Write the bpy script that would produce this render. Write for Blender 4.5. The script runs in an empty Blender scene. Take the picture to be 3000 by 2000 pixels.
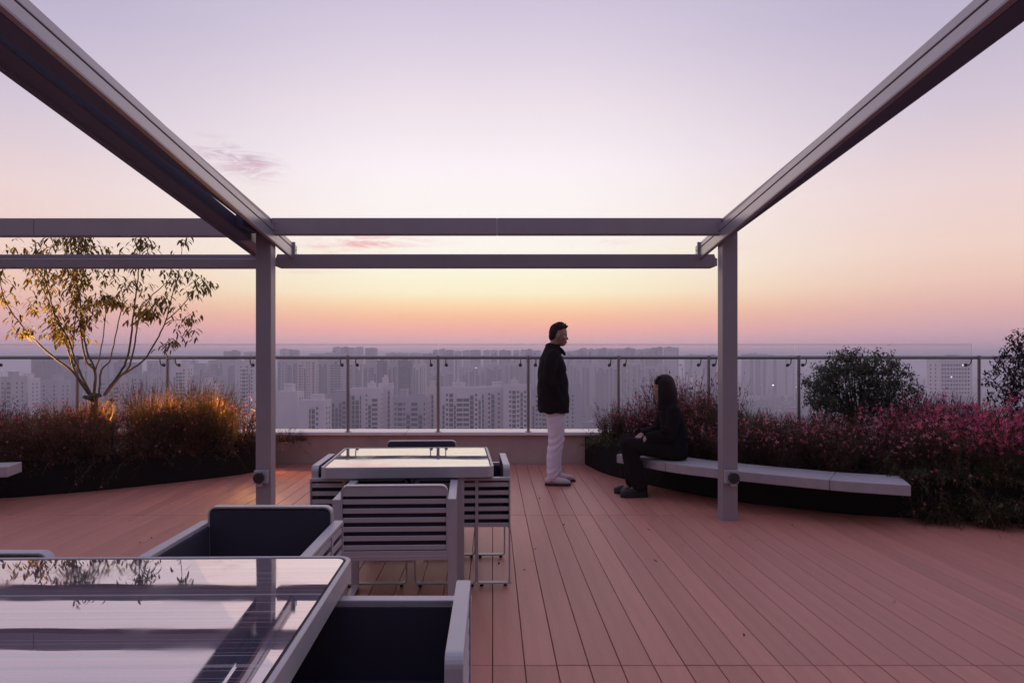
import bpy, bmesh, math, random
from mathutils import Vector, Matrix, Quaternion
R = math.radians
S = bpy.context.scene
COL = S.collection

# ------------------------------------------------------------------ camera, sky, sun, exposure
cam_d = bpy.data.cameras.new('camera'); cam = bpy.data.objects.new('camera', cam_d); COL.objects.link(cam)
cam.location = (0, 0, 1.4); cam.rotation_euler = (R(90), 0, 0)
cam_d.lens = 24; cam_d.sensor_width = 36; cam_d.shift_x = 0.019; cam_d.shift_y = 0.01467
cam_d.clip_start = 0.05; cam_d.clip_end = 30000
S.camera = cam
S.render.resolution_x = 1024; S.render.resolution_y = 682
S.view_settings.view_transform = 'Standard'; S.view_settings.look = 'None'
S.view_settings.exposure = 0; S.view_settings.gamma = 1; S.view_settings.use_curve_mapping = False
S.cycles.use_denoising = True
S.cycles.max_bounces = 8; S.cycles.diffuse_bounces = 3; S.cycles.glossy_bounces = 4
S.cycles.transparent_max_bounces = 16; S.cycles.volume_bounces = 2
S.cycles.sample_clamp_indirect = 8

def lin(r, g, b):
    f = lambda c: (c / 255 / 12.92) if c / 255 <= 0.04045 else ((c / 255 + 0.055) / 1.055) ** 2.4
    return (f(r), f(g), f(b), 1)

W = bpy.data.worlds.new('World'); S.world = W; W.use_nodes = True
nt = W.node_tree; nt.nodes.clear()
def N(tree, t, **kw):
    n = tree.nodes.new(t)
    for k, v in kw.items(): setattr(n, k, v)
    return n
def math_node(tree, op, a, b=None, clamp=False):
    n = N(tree, 'ShaderNodeMath', operation=op, use_clamp=clamp)
    for i, v in enumerate((a, b)):
        if v is None: continue
        if hasattr(v, 'is_output'): tree.links.new(v, n.inputs[i])
        else: n.inputs[i].default_value = v
    return n.outputs[0]
def ramp(tree, fac, stops, interp='EASE'):
    n = N(tree, 'ShaderNodeValToRGB'); cr = n.color_ramp; cr.interpolation = 'LINEAR'
    while len(cr.elements) > 1: cr.elements.remove(cr.elements[-1])
    cr.elements[0].position = stops[0][0]; cr.elements[0].color = stops[0][1]
    for p, c in stops[1:]:
        e = cr.elements.new(p); e.color = c
    tree.links.new(fac, n.inputs[0]); return n.outputs[0]
def mixc(tree, fac, a, b, mode='MIX'):
    n = N(tree, 'ShaderNodeMix', data_type='RGBA', blend_type=mode)
    for i, v in ((0, fac), (6, a), (7, b)):
        if hasattr(v, 'is_output'): tree.links.new(v, n.inputs[i])
        else: n.inputs[i].default_value = v
    return n.outputs[2]
def maprange(tree, v, a, b, c, d, smooth=True):
    n = N(tree, 'ShaderNodeMapRange', interpolation_type='SMOOTHSTEP' if smooth else 'LINEAR')
    tree.links.new(v, n.inputs[0])
    for i, x in enumerate((a, b, c, d)): n.inputs[i + 1].default_value = x
    return n.outputs[0]

# dusk sky: colour by height above the horizon, brightest towards the place where the sun went down
tc = N(nt, 'ShaderNodeTexCoord')
nrm = N(nt, 'ShaderNodeVectorMath', operation='NORMALIZE'); nt.links.new(tc.outputs['Generated'], nrm.inputs[0])
sep = N(nt, 'ShaderNodeSeparateXYZ'); nt.links.new(nrm.outputs[0], sep.inputs[0])
elev = math_node(nt, 'ARCSINE', sep.outputs[2])
edeg = math_node(nt, 'MULTIPLY', elev, 180 / math.pi)
ef = math_node(nt, 'POWER', math_node(nt, 'MULTIPLY', math_node(nt, 'MAXIMUM', edeg, 0.0), 1 / 90.0), 0.5)
E = lambda d: (max(d, 0) / 90.0) ** 0.5
def L3(r, g, b): return (r / 1.3, g / 1.3, b / 1.3, 1)
def P3s(r, g, b, k=1.0):
    c = lin(r, g, b); return (c[0] * k / 1.3, c[1] * k / 1.3, c[2] * k / 1.3, 1)
ctr = ramp(nt, ef, [(E(0), L3(.76, .49, .58)), (E(.7), L3(.90, .525, .59)), (E(1.26), L3(.98, .53, .52)), (E(2.1), L3(1.12, .50, .405)), (E(3.26), L3(1.13, .61, .36)),
    (E(4.3), L3(1.12, .79, .46)), (E(5.3), L3(1.09, .97, .645)), (E(7.2), L3(1.06, 1.01, .80)), (E(9.5), L3(1.04, .985, .90)), (E(15), L3(1.02, .935, .965)),
    (E(20), P3s(242, 229, 238)), (E(27), P3s(211, 200, 222)), (E(45), P3s(180, 173, 205)), (E(90), P3s(172, 168, 202))])
side = ramp(nt, ef, [(E(0), L3(.53, .37, .48)), (E(1.5), L3(.74, .42, .485)), (E(3.4), L3(.86, .495, .44)), (E(5.3), L3(.93, .61, .50)),
    (E(7.7), L3(.94, .69, .60)), (E(12), P3s(236, 212, 212, 1.04)), (E(17), P3s(212, 198, 213, 1.04)), (E(24), P3s(188, 179, 206)),
    (E(45), P3s(172, 168, 202)), (E(90), P3s(172, 168, 202))])
back = ramp(nt, ef, [(E(0), P3s(112, 102, 128)), (E(5), P3s(140, 120, 142)), (E(12), P3s(168, 144, 160)), (E(25), P3s(162, 150, 176)),
    (E(50), P3s(165, 162, 198)), (E(90), P3s(172, 168, 202))])
hx = math_node(nt, 'SQRT', math_node(nt, 'ADD', math_node(nt, 'MULTIPLY', sep.outputs[0], sep.outputs[0]), math_node(nt, 'MULTIPLY', sep.outputs[1], sep.outputs[1])))
SUNAZ = R(-1.0)
dotp = math_node(nt, 'ADD', math_node(nt, 'MULTIPLY', sep.outputs[0], math.sin(SUNAZ)), math_node(nt, 'MULTIPLY', sep.outputs[1], math.cos(SUNAZ)))
cosaz = math_node(nt, 'DIVIDE', dotp, math_node(nt, 'MAXIMUM', hx, 1e-4))
az = math_node(nt, 'MULTIPLY', math_node(nt, 'ARCCOSINE', math_node(nt, 'MINIMUM', cosaz, 0.99999)), 180 / math.pi)
sk = mixc(nt, maprange(nt, az, 4, 38, 0, 1), ctr, side)
sk = mixc(nt, maprange(nt, az, 45, 150, 0, 1), sk, back)
# thin torn clouds low in the sunset
mp = N(nt, 'ShaderNodeMapping'); mp.inputs['Scale'].default_value = (11, 11, 60); mp.inputs['Rotation'].default_value = (0, R(5), 0)
nt.links.new(nrm.outputs[0], mp.inputs[0])
cn = N(nt, 'ShaderNodeTexNoise'); cn.inputs['Scale'].default_value = 1.5; cn.inputs['Detail'].default_value = 9; cn.inputs['Roughness'].default_value = .68; cn.inputs['Distortion'].default_value = .8
nt.links.new(mp.outputs[0], cn.inputs['Vector'])
ax = math_node(nt, 'MULTIPLY', math_node(nt, 'ARCTAN2', sep.outputs[0], sep.outputs[1]), 180 / math.pi)
torn = maprange(nt, cn.outputs[0], .41, .66, 0, 1)
def cloud(azd, el, waz, wel, amt, tilt=0.0):
    dx = math_node(nt, 'MULTIPLY', math_node(nt, 'SUBTRACT', ax, azd), 1 / waz)
    dy = math_node(nt, 'ADD', math_node(nt, 'MULTIPLY', math_node(nt, 'SUBTRACT', edeg, el), 1 / wel), math_node(nt, 'MULTIPLY', dx, tilt))
    d2 = math_node(nt, 'SQRT', math_node(nt, 'ADD', math_node(nt, 'MULTIPLY', dx, dx), math_node(nt, 'MULTIPLY', dy, dy)))
    return math_node(nt, 'MULTIPLY', math_node(nt, 'MULTIPLY', torn, maprange(nt, d2, 0.15, 1.0, 1, 0)), amt)
for (a, e_, wa, we, amt, tl_, colr) in ((-20.4, 15.1, 4.8, 1.9, .9, .5, P3s(196, 172, 190)), (-19.5, 14.6, 3.2, .9, .6, .3, P3s(226, 184, 196)), (-10.8, 9.25, 7.0, 1.15, .95, -.35, P3s(247, 186, 184)), (-6.5, 12.5, 2.2, .7, .35, -.3, P3s(228, 205, 210)),
                             (-15.5, 6.9, 5, .45, .5, 0, P3s(245, 200, 190)), (-5.5, 9.4, 4, .5, .35, -.3, P3s(250, 215, 205)), (9, 9.4, 5, .5, .35, 0, P3s(240, 212, 205)), (19.5, 8.5, 3, .35, .3, 0, P3s(225, 190, 185))):
    sk = mixc(nt, cloud(a, e_, wa, we, amt, tl_), sk, colr)
bg = N(nt, 'ShaderNodeBackground'); bg.inputs[1].default_value = 1.3
gnd = mixc(nt, maprange(nt, edeg, -1.0, 0.0, 1, 0), sk, P3s(120, 108, 132))
nt.links.new(gnd, bg.inputs[0])
wo = N(nt, 'ShaderNodeOutputWorld'); nt.links.new(bg.outputs[0], wo.inputs[0])

sd = bpy.data.lights.new('sun', 'SUN'); sd.energy = 0.12; sd.angle = R(55); sd.color = (1, .62, .38)
sun = bpy.data.objects.new('sun', sd); COL.objects.link(sun)
sun.rotation_euler = (R(-87), 0, R(-1.5))        # just above the horizon straight ahead, shining back at the camera

# ------------------------------------------------------------------ helpers
class MB:
    def __init__(s): s.v = []; s.f = []
    def add(s, vs, fs):
        o = len(s.v); s.v += [tuple(v) for v in vs]; s.f += [tuple(i + o for i in f) for f in fs]
    def box(s, x0, x1, y0, y1, z0, z1):
        s.add([(x0, y0, z0), (x1, y0, z0), (x1, y1, z0), (x0, y1, z0), (x0, y0, z1), (x1, y0, z1), (x1, y1, z1), (x0, y1, z1)],
              [(0, 3, 2, 1), (4, 5, 6, 7), (0, 1, 5, 4), (1, 2, 6, 5), (2, 3, 7, 6), (3, 0, 4, 7)])
    def hexa(s, p):    # 8 points, order as box
        s.add(p, [(0, 3, 2, 1), (4, 5, 6, 7), (0, 1, 5, 4), (1, 2, 6, 5), (2, 3, 7, 6), (3, 0, 4, 7)])
    def prism(s, poly, h0, h1, axis='z'):
        n = len(poly)
        if axis == 'z': a = [(x, y, h0) for x, y in poly]; b = [(x, y, h1) for x, y in poly]
        elif axis == 'x': a = [(h0, x, y) for x, y in poly]; b = [(h1, x, y) for x, y in poly]
        else: a = [(x, h0, y) for x, y in poly]; b = [(x, h1, y) for x, y in poly]
        s.add(a + b, [tuple(range(n))[::-1], tuple(range(n, 2 * n))] + [(i, (i + 1) % n, n + (i + 1) % n, n + i) for i in range(n)])
    def tube(s, pts, rad, n=8, cap=True):
        pts = [Vector(p) for p in pts]; rings = []
        if not isinstance(rad, (list, tuple)): rad = [rad] * len(pts)
        up = None
        for i, p in enumerate(pts):
            t = (pts[min(i + 1, len(pts) - 1)] - pts[max(i - 1, 0)]).normalized()
            if up is None:
                up = Vector((0, 0, 1)) if abs(t.z) < .9 else Vector((1, 0, 0))
            a = t.cross(up).normalized(); b = a.cross(t).normalized(); up = b
            rings.append([p + (a * math.cos(2 * math.pi * k / n) + b * math.sin(2 * math.pi * k / n)) * rad[i] for k in range(n)])
        vs = [v for r in rings for v in r]; fs = []
        for i in range(len(rings) - 1):
            for k in range(n):
                fs.append((i * n + k, i * n + (k + 1) % n, (i + 1) * n + (k + 1) % n, (i + 1) * n + k))
        if cap:
            fs.append(tuple(range(n))[::-1]); m = (len(rings) - 1) * n; fs.append(tuple(m + k for k in range(n)))
        s.add(vs, fs)
    def ball(s, c, r, nu=10, nv=7, rot=None):
        if not isinstance(r, (list, tuple)): r = (r, r, r)
        vs = []; fs = []
        M = rot.to_matrix() if rot is not None else None
        def put(v):
            v = Vector((v[0] * r[0], v[1] * r[1], v[2] * r[2]))
            if M: v = M @ v
            vs.append(v + Vector(c))
        put((0, 0, -1))
        for j in range(1, nv):
            a = -math.pi / 2 + math.pi * j / nv
            for i in range(nu): put((math.cos(a) * math.cos(2 * math.pi * i / nu), math.cos(a) * math.sin(2 * math.pi * i / nu), math.sin(a)))
        put((0, 0, 1)); top = len(vs) - 1
        for i in range(nu):
            fs.append((0, 1 + (i + 1) % nu, 1 + i)); b = 1 + (nv - 2) * nu
            fs.append((top, b + i, b + (i + 1) % nu))
            for j in range(nv - 2):
                p = 1 + j * nu; fs.append((p + i, p + (i + 1) % nu, p + nu + (i + 1) % nu, p + nu + i))
        s.add(vs, fs)
    def cap(s, p0, p1, r0, r1, n=12):
        p0 = Vector(p0); p1 = Vector(p1)
        s.tube([p0, p1], [r0, r1], n); s.ball(p0, r0, n, 8); s.ball(p1, r1, n, 8)
    def chain(s, pts, rad, n=12):
        for i in range(len(pts) - 1): s.cap(pts[i], pts[i + 1], rad[i], rad[i + 1], n)
    def loft(s, secs, n=24, e=2.0):      # sections: (centre xyz, rx, ry) horizontal super-ellipses, closed
        vs = []; fs = []
        for c, rx, ry in secs:
            for k in range(n):
                a = 2 * math.pi * k / n; ca, sa = math.cos(a), math.sin(a)
                vs.append((c[0] + rx * math.copysign(abs(ca) ** (2 / e), ca), c[1] + ry * math.copysign(abs(sa) ** (2 / e), sa), c[2]))
        m = len(secs)
        for i in range(m - 1):
            for k in range(n): fs.append((i * n + k, i * n + (k + 1) % n, (i + 1) * n + (k + 1) % n, (i + 1) * n + k))
        fs.append(tuple(range(n))[::-1]); fs.append(tuple((m - 1) * n + k for k in range(n)))
        s.add(vs, fs)
    def mesh(s, name, m=None, bevel=0, seg=2, smooth=False, fixn=False):
        me = bpy.data.meshes.new(name); me.from_pydata(s.v, [], s.f)
        if bevel or fixn:
            bm = bmesh.new(); bm.from_mesh(me)
            if fixn: bmesh.ops.recalc_face_normals(bm, faces=bm.faces)
            if bevel:
                es = [e for e in bm.edges if len(e.link_faces) == 2 and e.calc_face_angle(0) > R(25)]
                bmesh.ops.bevel(bm, geom=es, offset=bevel, segments=seg, affect='EDGES', profile=.5, clamp_overlap=True)
            bm.to_mesh(me); bm.free()
        if smooth:
            for p in me.polygons: p.use_smooth = True
        me.update()
        if m: me.materials.append(m)
        return me
    def build(s, name, m=None, parent=None, **kw):
        return link(name, s.mesh(name, m, **kw), parent)

def link(name, me, parent=None):
    o = bpy.data.objects.new(name, me); COL.objects.link(o)
    if parent: o.parent = parent
    return o
def tag(o, label=None, cat=None, group=None, kind=None):
    if label: o['label'] = label
    if cat: o['category'] = cat
    if group: o['group'] = group
    if kind: o['kind'] = kind
    return o
def empty(name, loc=(0, 0, 0), rz=0, **kw):
    o = bpy.data.objects.new(name, None); COL.objects.link(o); o.location = loc; o.rotation_euler = (0, 0, rz); o.empty_display_size = .1
    return tag(o, **kw)
def copy_tree(o, parent=None):
    c = o.copy(); COL.objects.link(c); c.parent = parent
    for ch in list(o.children): copy_tree(ch, c)
    return c
def at(x, y, Y):      # sight line through a point of the picture, at real distance Y
    return Vector(((x - 1443) * Y / 2000, Y, 1.4 - (y - 1044) * Y / 2000))
def rrect(w, h, r, n=5, cx=0, cy=0, corners=(1, 1, 1, 1)):
    pts = []
    for (sx, sy, a0, on) in ((1, 1, 0, corners[0]), (-1, 1, 90, corners[1]), (-1, -1, 180, corners[2]), (1, -1, 270, corners[3])):
        if not on: pts.append((cx + sx * w / 2, cy + sy * h / 2)); continue
        for k in range(n + 1):
            a = R(a0 + 90 * k / n); pts.append((cx + sx * (w / 2 - r) + r * math.cos(a), cy + sy * (h / 2 - r) + r * math.sin(a)))
    return pts

def mat(name, col, rough=.6, metal=0, var=0.0, vscale=6, bump=0, bscale=60, rnd=0, spec=.5, stretch=None, emit=None, coat=0):
    m = bpy.data.materials.new(name); m.use_nodes = True; t = m.node_tree
    b = t.nodes['Principled BSDF']
    b.inputs['Base Color'].default_value = (*col, 1); b.inputs['Roughness'].default_value = rough
    b.inputs['Metallic'].default_value = metal; b.inputs['Specular IOR Level'].default_value = spec
    if coat: b.inputs['Coat Weight'].default_value = coat; b.inputs['Coat Roughness'].default_value = .15
    if emit: b.inputs['Emission Color'].default_value = (*emit[:3], 1); b.inputs['Emission Strength'].default_value = emit[3]
    c = None
    if var or bump:
        tcn = N(t, 'ShaderNodeTexCoord'); src = tcn.outputs['Object']
        if stretch:
            mpn = N(t, 'ShaderNodeMapping'); mpn.inputs['Scale'].default_value = stretch; t.links.new(src, mpn.inputs[0]); src = mpn.outputs[0]
    if var:
        nz = N(t, 'ShaderNodeTexNoise'); nz.inputs['Scale'].default_value = vscale; nz.inputs['Detail'].default_value = 6; nz.inputs['Roughness'].default_value = .65
        t.links.new(src, nz.inputs['Vector'])
        f = maprange(t, nz.outputs[0], .3, .7, 0, 1, False)
        c = mixc(t, f, (*[x * (1 - var) for x in col], 1), (*[min(1, x * (1 + var)) for x in col], 1))
    if rnd:
        oi = N(t, 'ShaderNodeObjectInfo')
        c = c or mixc(t, 0.0, (*col, 1), (*col, 1))
        h = N(t, 'ShaderNodeHueSaturation'); t.links.new(c, h.inputs['Color'])
        t.links.new(maprange(t, oi.outputs['Random'], 0, 1, 1 - rnd, 1 + rnd, False), h.inputs['Value'])
        c = h.outputs[0]
    if c: t.links.new(c, b.inputs['Base Color'])
    if bump:
        bz = N(t, 'ShaderNodeTexNoise'); bz.inputs['Scale'].default_value = bscale; bz.inputs['Detail'].default_value = 5; t.links.new(src, bz.inputs['Vector'])
        bp = N(t, 'ShaderNodeBump'); bp.inputs['Strength'].default_value = bump; bp.inputs['Distance'].default_value = .01
        t.links.new(bz.outputs[0], bp.inputs['Height']); t.links.new(bp.outputs[0], b.inputs['Normal'])
    return m

# ------------------------------------------------------------------ materials
M_frame = mat('powder_coated_aluminium', (.33, .30, .325), .42, .12, var=.06, vscale=3, bump=.04, bscale=300, spec=.5)
M_track = mat('anodised_track', (.44, .42, .45), .30, .5, var=.05, vscale=2)
M_shade = mat('painted_shade', (.105, .12, .20), .7, spec=.2)  # dark blue-grey standing in for shade under and between the beams
M_black = mat('black_rubber', (.012, .012, .014), .6)
M_chair = mat('chair_grey_metal', (.50, .475, .50), .42, .15, var=.05, vscale=8, bump=.03, bscale=250)
M_navy = mat('navy_sling', (.058, .052, .080), .8, bump=.12, bscale=500, spec=.2)
M_plastic = mat('grey_plastic', (.42, .40, .44), .5)
M_disc = mat('dark_socket_cover', (.03, .028, .034), .35)
M_steel = mat('stainless_rail', (.45, .43, .45), .30, .85, var=.05, vscale=20)
M_darkrail = mat('rail_tube', (.30, .29, .32), .35, .7)
M_conc = mat('painted_concrete', (.50, .37, .33), .8, var=.12, vscale=3, bump=.15, bscale=90)
M_cope = mat('stone_coping', (.88, .80, .77), .34, var=.05, vscale=9, spec=.8)
M_bench = mat('bench_stone', (.40, .37, .39), .65, var=.10, vscale=14, bump=.08, bscale=220)
M_planter = mat('planter_dark_metal', (.010, .008, .008), .85, spec=.15)
M_soil = mat('soil', (.02, .014, .011), .95, var=.3, vscale=20, bump=.6, bscale=60)
M_sub = mat('deck_substructure', (.07, .032, .026), .95, spec=.1)

def deck_mat():
    m = mat('composite_decking', (.53, .216, .160), .46, var=.10, vscale=1.6, bump=.2, bscale=30, rnd=.085, spec=.5, stretch=(8, .5, 8))
    return m
M_deck = deck_mat()

def glass_mat():
    m = bpy.data.materials.new('clear_glass'); m.use_nodes = True; t = m.node_tree; t.nodes.clear()
    tr = N(t, 'ShaderNodeBsdfTransparent'); tr.inputs[0].default_value = (.985, .985, .99, 1)
    gl = N(t, 'ShaderNodeBsdfGlossy'); gl.inputs['Roughness'].default_value = .02
    fr = N(t, 'ShaderNodeFresnel'); fr.inputs[0].default_value = 1.35
    mx = N(t, 'ShaderNodeMixShader'); t.links.new(math_node(t, 'MULTIPLY', fr.outputs[0], .7), mx.inputs[0]); t.links.new(tr.outputs[0], mx.inputs[1]); t.links.new(gl.outputs[0], mx.inputs[2])
    o = N(t, 'ShaderNodeOutputMaterial'); t.links.new(mx.outputs[0], o.inputs[0]); return m
M_glass = glass_mat()

def table_mat():
    m = bpy.data.materials.new('streaked_mirror_glass'); m.use_nodes = True; t = m.node_tree
    b = t.nodes['Principled BSDF']; b.inputs['Roughness'].default_value = .014
    tcn = N(t, 'ShaderNodeTexCoord'); mpn = N(t, 'ShaderNodeMapping'); mpn.inputs['Scale'].default_value = (.35, 60, 1); t.links.new(tcn.outputs['Object'], mpn.inputs[0])
    nz = N(t, 'ShaderNodeTexNoise'); nz.inputs['Scale'].default_value = 1; nz.inputs['Detail'].default_value = 4; t.links.new(mpn.outputs[0], nz.inputs['Vector'])
    n5 = N(t, 'ShaderNodeTexNoise'); n5.inputs['Scale'].default_value = 5; n5.inputs['Detail'].default_value = 6; t.links.new(tcn.outputs['Object'], n5.inputs['Vector'])
    t.links.new(maprange(t, n5.outputs[0], .42, .72, .010, .05), b.inputs['Roughness'])
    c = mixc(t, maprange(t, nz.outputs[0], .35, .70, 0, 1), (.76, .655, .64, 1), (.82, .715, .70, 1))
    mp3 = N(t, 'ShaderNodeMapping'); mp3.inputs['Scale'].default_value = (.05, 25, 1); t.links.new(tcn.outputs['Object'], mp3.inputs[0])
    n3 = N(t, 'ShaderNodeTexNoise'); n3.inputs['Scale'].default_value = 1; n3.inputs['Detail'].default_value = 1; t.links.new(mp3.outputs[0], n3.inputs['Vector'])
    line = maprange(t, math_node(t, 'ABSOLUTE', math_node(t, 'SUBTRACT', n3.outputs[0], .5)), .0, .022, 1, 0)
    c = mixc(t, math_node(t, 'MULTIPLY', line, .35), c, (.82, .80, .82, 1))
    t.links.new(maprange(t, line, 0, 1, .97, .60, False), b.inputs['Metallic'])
    t.links.new(c, b.inputs['Base Color'])
    mp2 = N(t, 'ShaderNodeMapping'); mp2.inputs['Scale'].default_value = (2.3, .9, 1); t.links.new(tcn.outputs['Object'], mp2.inputs[0])
    n2 = N(t, 'ShaderNodeTexNoise'); n2.inputs['Scale'].default_value = 1; n2.inputs['Detail'].default_value = 1; t.links.new(mp2.outputs[0], n2.inputs['Vector'])
    bp = N(t, 'ShaderNodeBump'); bp.inputs['Strength'].default_value = .05; bp.inputs['Distance'].default_value = .02
    t.links.new(n2.outputs[0], bp.inputs['Height']); t.links.new(bp.outputs[0], b.inputs['Normal'])
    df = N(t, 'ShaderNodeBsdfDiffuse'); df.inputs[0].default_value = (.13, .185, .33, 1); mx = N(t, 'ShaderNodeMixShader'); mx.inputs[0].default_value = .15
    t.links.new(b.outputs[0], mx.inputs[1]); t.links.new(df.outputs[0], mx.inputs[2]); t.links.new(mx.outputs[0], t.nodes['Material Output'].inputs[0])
    return m
M_ttop = table_mat()

# ------------------------------------------------------------------ terrace: deck, building below
roof = MB(); roof.box(-14, 14, -8, 9.45, -85.2, -.16); o = roof.build('terrace_building', mat('terrace_building_wall', (.34, .31, .31), .8, var=.1))
tag(o, kind='structure')
hs = MB(); hs.box(-13, 13, -7.9, -3.2, -.15, 4.3); hs.box(-13.1, 13.1, -8.0, -3.1, 4.3, 4.5)  # unseen roof storey, added behind the camera to darken the near terrace
for k in range(-5, 6): hs.box(k * 2.4 - .04, k * 2.4 + .04, -3.25, -3.12, 0, 4.3)
tag(hs.build('added_sky_blocker', mat('blocker_dark_wall', (.06, .055, .055), .6)), 'unseen dark block added behind the camera to hold back low sky light', 'building')
sub = MB(); sub.box(-9, 9, -6, 8.9, -.155, -.031); sub.build('deck_base', M_sub); tag(bpy.data.objects['deck_base'], kind='structure')
deck = empty('deck', (0, 0, 0), kind='structure')
PW, SEAM = .1460, 2.934
pm = {}
for gi, (y0, y1) in enumerate(((.166, 3.10), (3.10, 6.034), (6.034, 8.886))):
    b = MB(); b.box(0, PW - .0037, y0 + .003, y1 - .003, -.028, 0); pm[gi] = b.mesh('plank', M_deck, bevel=.0022, seg=1)
random.seed(4)
for gi, (ka, kb) in enumerate(((-24, 28), (-44, 44), (-34, 22))):
    for k in range(ka, kb):
        p = link('plank', pm[gi], deck); p.location = (k * PW + .0021, 0, random.uniform(-.0012, 0))
nb = MB()
for k in range(-30, 30): nb.box(k * PW + .0021, k * PW + PW - .0021, -2.77, .162, -.028, -.0005)
tag(nb.build('plank_field', M_deck, deck), kind='stuff')

# ------------------------------------------------------------------ parapet and glass railing
par = empty('parapet_wall', (0, 8.9, 0), label='low beige rendered parapet wall under the glass railing, with pale stone coping', cat='wall')
b = MB(); b.box(-9, 9, 0, .36, -.1, .376); b.build('wall', M_conc, par)
for k in range(-4, 5):
    b = MB(); x0 = k * 2.35 - 1.13; b.box(x0 + .003, x0 + 2.347, -.05, .37, .378, .418); b.build('coping', M_cope, par, bevel=.004, seg=1)

rail = empty('glass_railing', (0, 8.95, 0), label='long glass railing with steel posts and a round grey handrail along the roof edge', cat='railing')
b = MB(); b.tube([(-8.2, -.05, 1.387), (7.2, -.05, 1.387)], .023, 14); b.build('handrail', M_darkrail, rail, smooth=True)
pb = MB(); pb.tube([(0, -.05, .40), (0, -.05, 1.365)], .0205, 12); pb.tube([(0, -.05, .415), (0, -.05, .428)], .04, 12)
pb.tube([(0, -.05, 1.36), (0, -.05, 1.412)], .026, 12)
pme = pb.mesh('post', M_steel, smooth=False)
gb = MB(); gb.box(.008, 1.167, .075, .087, .44, 1.555); gme = gb.mesh('glass_pane', M_glass)
cb = MB(); cb.tube([(0, -.05, 1.37), (0, -.048, 1.335), (0, -.03, 1.305), (0, .0, 1.288), (0, .04, 1.288), (0, .072, 1.288)], [.007] * 6, 6)
cb.ball((0, .055, 1.288), (.024, .02, .024), 10, 7); cme = cb.mesh('clamp', mat('clamp_steel', (.10, .095, .105), .35, .7), smooth=True)
fb = MB(); fb.box(.008, 1.167, .074, .088, 1.556, 1.561); fme = fb.mesh('glass_edge', mat('glass_edge', (.45, .5, .5), .2))
X0 = -1.885; SP = 1.1755
for k in range(-5, 8):
    x = X0 + k * SP
    p = link('post', pme, rail); p.location.x = x
    if k < 7:
        g = link('glass_pane', gme, rail); g.location.x = x
        e = link('glass_edge', fme, g)
        for dx in (.10, SP - .10):
            c = link('clamp', cme, g); c.location.x = dx

# ------------------------------------------------------------------ pergola
perg = empty('pergola', (0, 5.83, 0), label='grey aluminium pergola frame over the tables with sloping awning beams', cat='pergola')
def pp(mb, name, m, parent=perg, **kw):
    mb.v = [(x, y - 5.83, z) for x, y, z in mb.v]; return mb.build(name, m, parent, **kw)
beam_t = lambda y: 2.587 - .082 * (y - 5.81) if y >= 2.7 else beam_t(2.7) + .1022 * (2.7 - y)
beam_b = lambda y: 2.468 - .081 * (y - 5.818) if y >= 2.7 else beam_b(2.7) + .1022 * (2.7 - y)
lip = lambda y: 2.324 - .1095 * (y - 6.245)
grv = lambda y: 2.40 - .1022 * (y - 6.5)
for (x0, x1) in ((-2.025, -1.894), (1.966, 2.096)):
    b = MB(); b.box(x0, x1, 5.833, 5.964, -.03, 2.47); pp(b, 'post', M_frame, bevel=.006)
    b = MB(); b.box(x0 - .004, x1 + .004, 5.829, 5.968, 0, .012); pp(b, 'base_plate', M_frame)
def sloped(name, x0, x1, ya, yb, fb_, ft, m, bev=.004):
    ys = [ya, 2.7, yb] if ya < 2.7 < yb else [ya, yb]; b = MB()
    for y in ys: b.v += [(x0, y, fb_(y)), (x1, y, fb_(y)), (x1, y, ft(y)), (x0, y, ft(y))]
    n = len(ys) - 1
    for i in range(n):
        o = 4 * i
        for k in range(4): b.f.append((o + k, o + (k + 1) % 4, o + 4 + (k + 1) % 4, o + 4 + k))
    b.f += [(3, 2, 1, 0), (4 * n, 4 * n + 1, 4 * n + 2, 4 * n + 3)]
    return pp(b, name, m, bevel=bev, fixn=True)
YN = -2.6
# right side
sloped('side_beam', 1.968, 2.096, YN, 5.99, beam_b, beam_t, M_frame)
def track(xa, xb, y_end):
    # lower lip channel, slot and upper rib of the awning guide
    t = sloped('guide_track', min(xa, xb), max(xa, xb), YN, y_end, lambda y: lip(y) + .012, lambda y: grv(y) - .004, M_track, .003)
    sloped('guide_slot', min(xa, xb) + .006, max(xa, xb) - .006, YN, y_end - .03, lambda y: grv(y) - .005, lambda y: grv(y) + .005, M_black, 0)
    sloped('guide_rib', min(xa, xb), max(xa, xb), YN, y_end, lambda y: grv(y) + .004, lambda y: min(grv(y) + .052, beam_t(y) - .002), M_track, .004)
    s = 1 if xb > xa else -1
    sloped('drip_edge', min(xa - s * .008, xb - s * .008), max(xa - s * .008, xb - s * .008), YN, y_end - .05, lip, lambda y: lip(y) + .011, M_frame, 0)
track(1.936, 1.966, 6.52)
sloped('side_beam', -2.0, -1.896, YN, 5.99, beam_b, beam_t, M_frame)
track(-1.866, -1.894, 6.52)
sloped('beam_shade_strip', 1.972, 2.092, YN, 5.82, lambda y: beam_b(y) - .004, lambda y: beam_b(y) - .0005, M_shade, 0)  # added strips that paint the underside shade onto the beams
sloped('beam_shade_strip', -2.0, -1.90, YN, 5.82, lambda y: beam_b(y) - .004, lambda y: beam_b(y) - .0005, M_shade, 0)
sloped('beam_shade_strip', -2.169, -2.061, YN, 5.82, lambda y: lip(y) + .016, lambda y: lip(y) + .0195, M_shade, 0)
sloped('beam_shade_strip', -2.214, -2.173, YN, 6.3, lambda y: lip(y) + .008, lambda y: lip(y) + .0115, M_shade, 0)
sloped('beam_shade_strip', -2.0585, -2.056, YN, 5.82, lambda y: lip(y) + .022, lambda y: max(2.563 - .10 * (y - 5.1), lip(y) + .09), M_shade, 0)  # same painted shade on the side face of the next bay's beam
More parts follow.
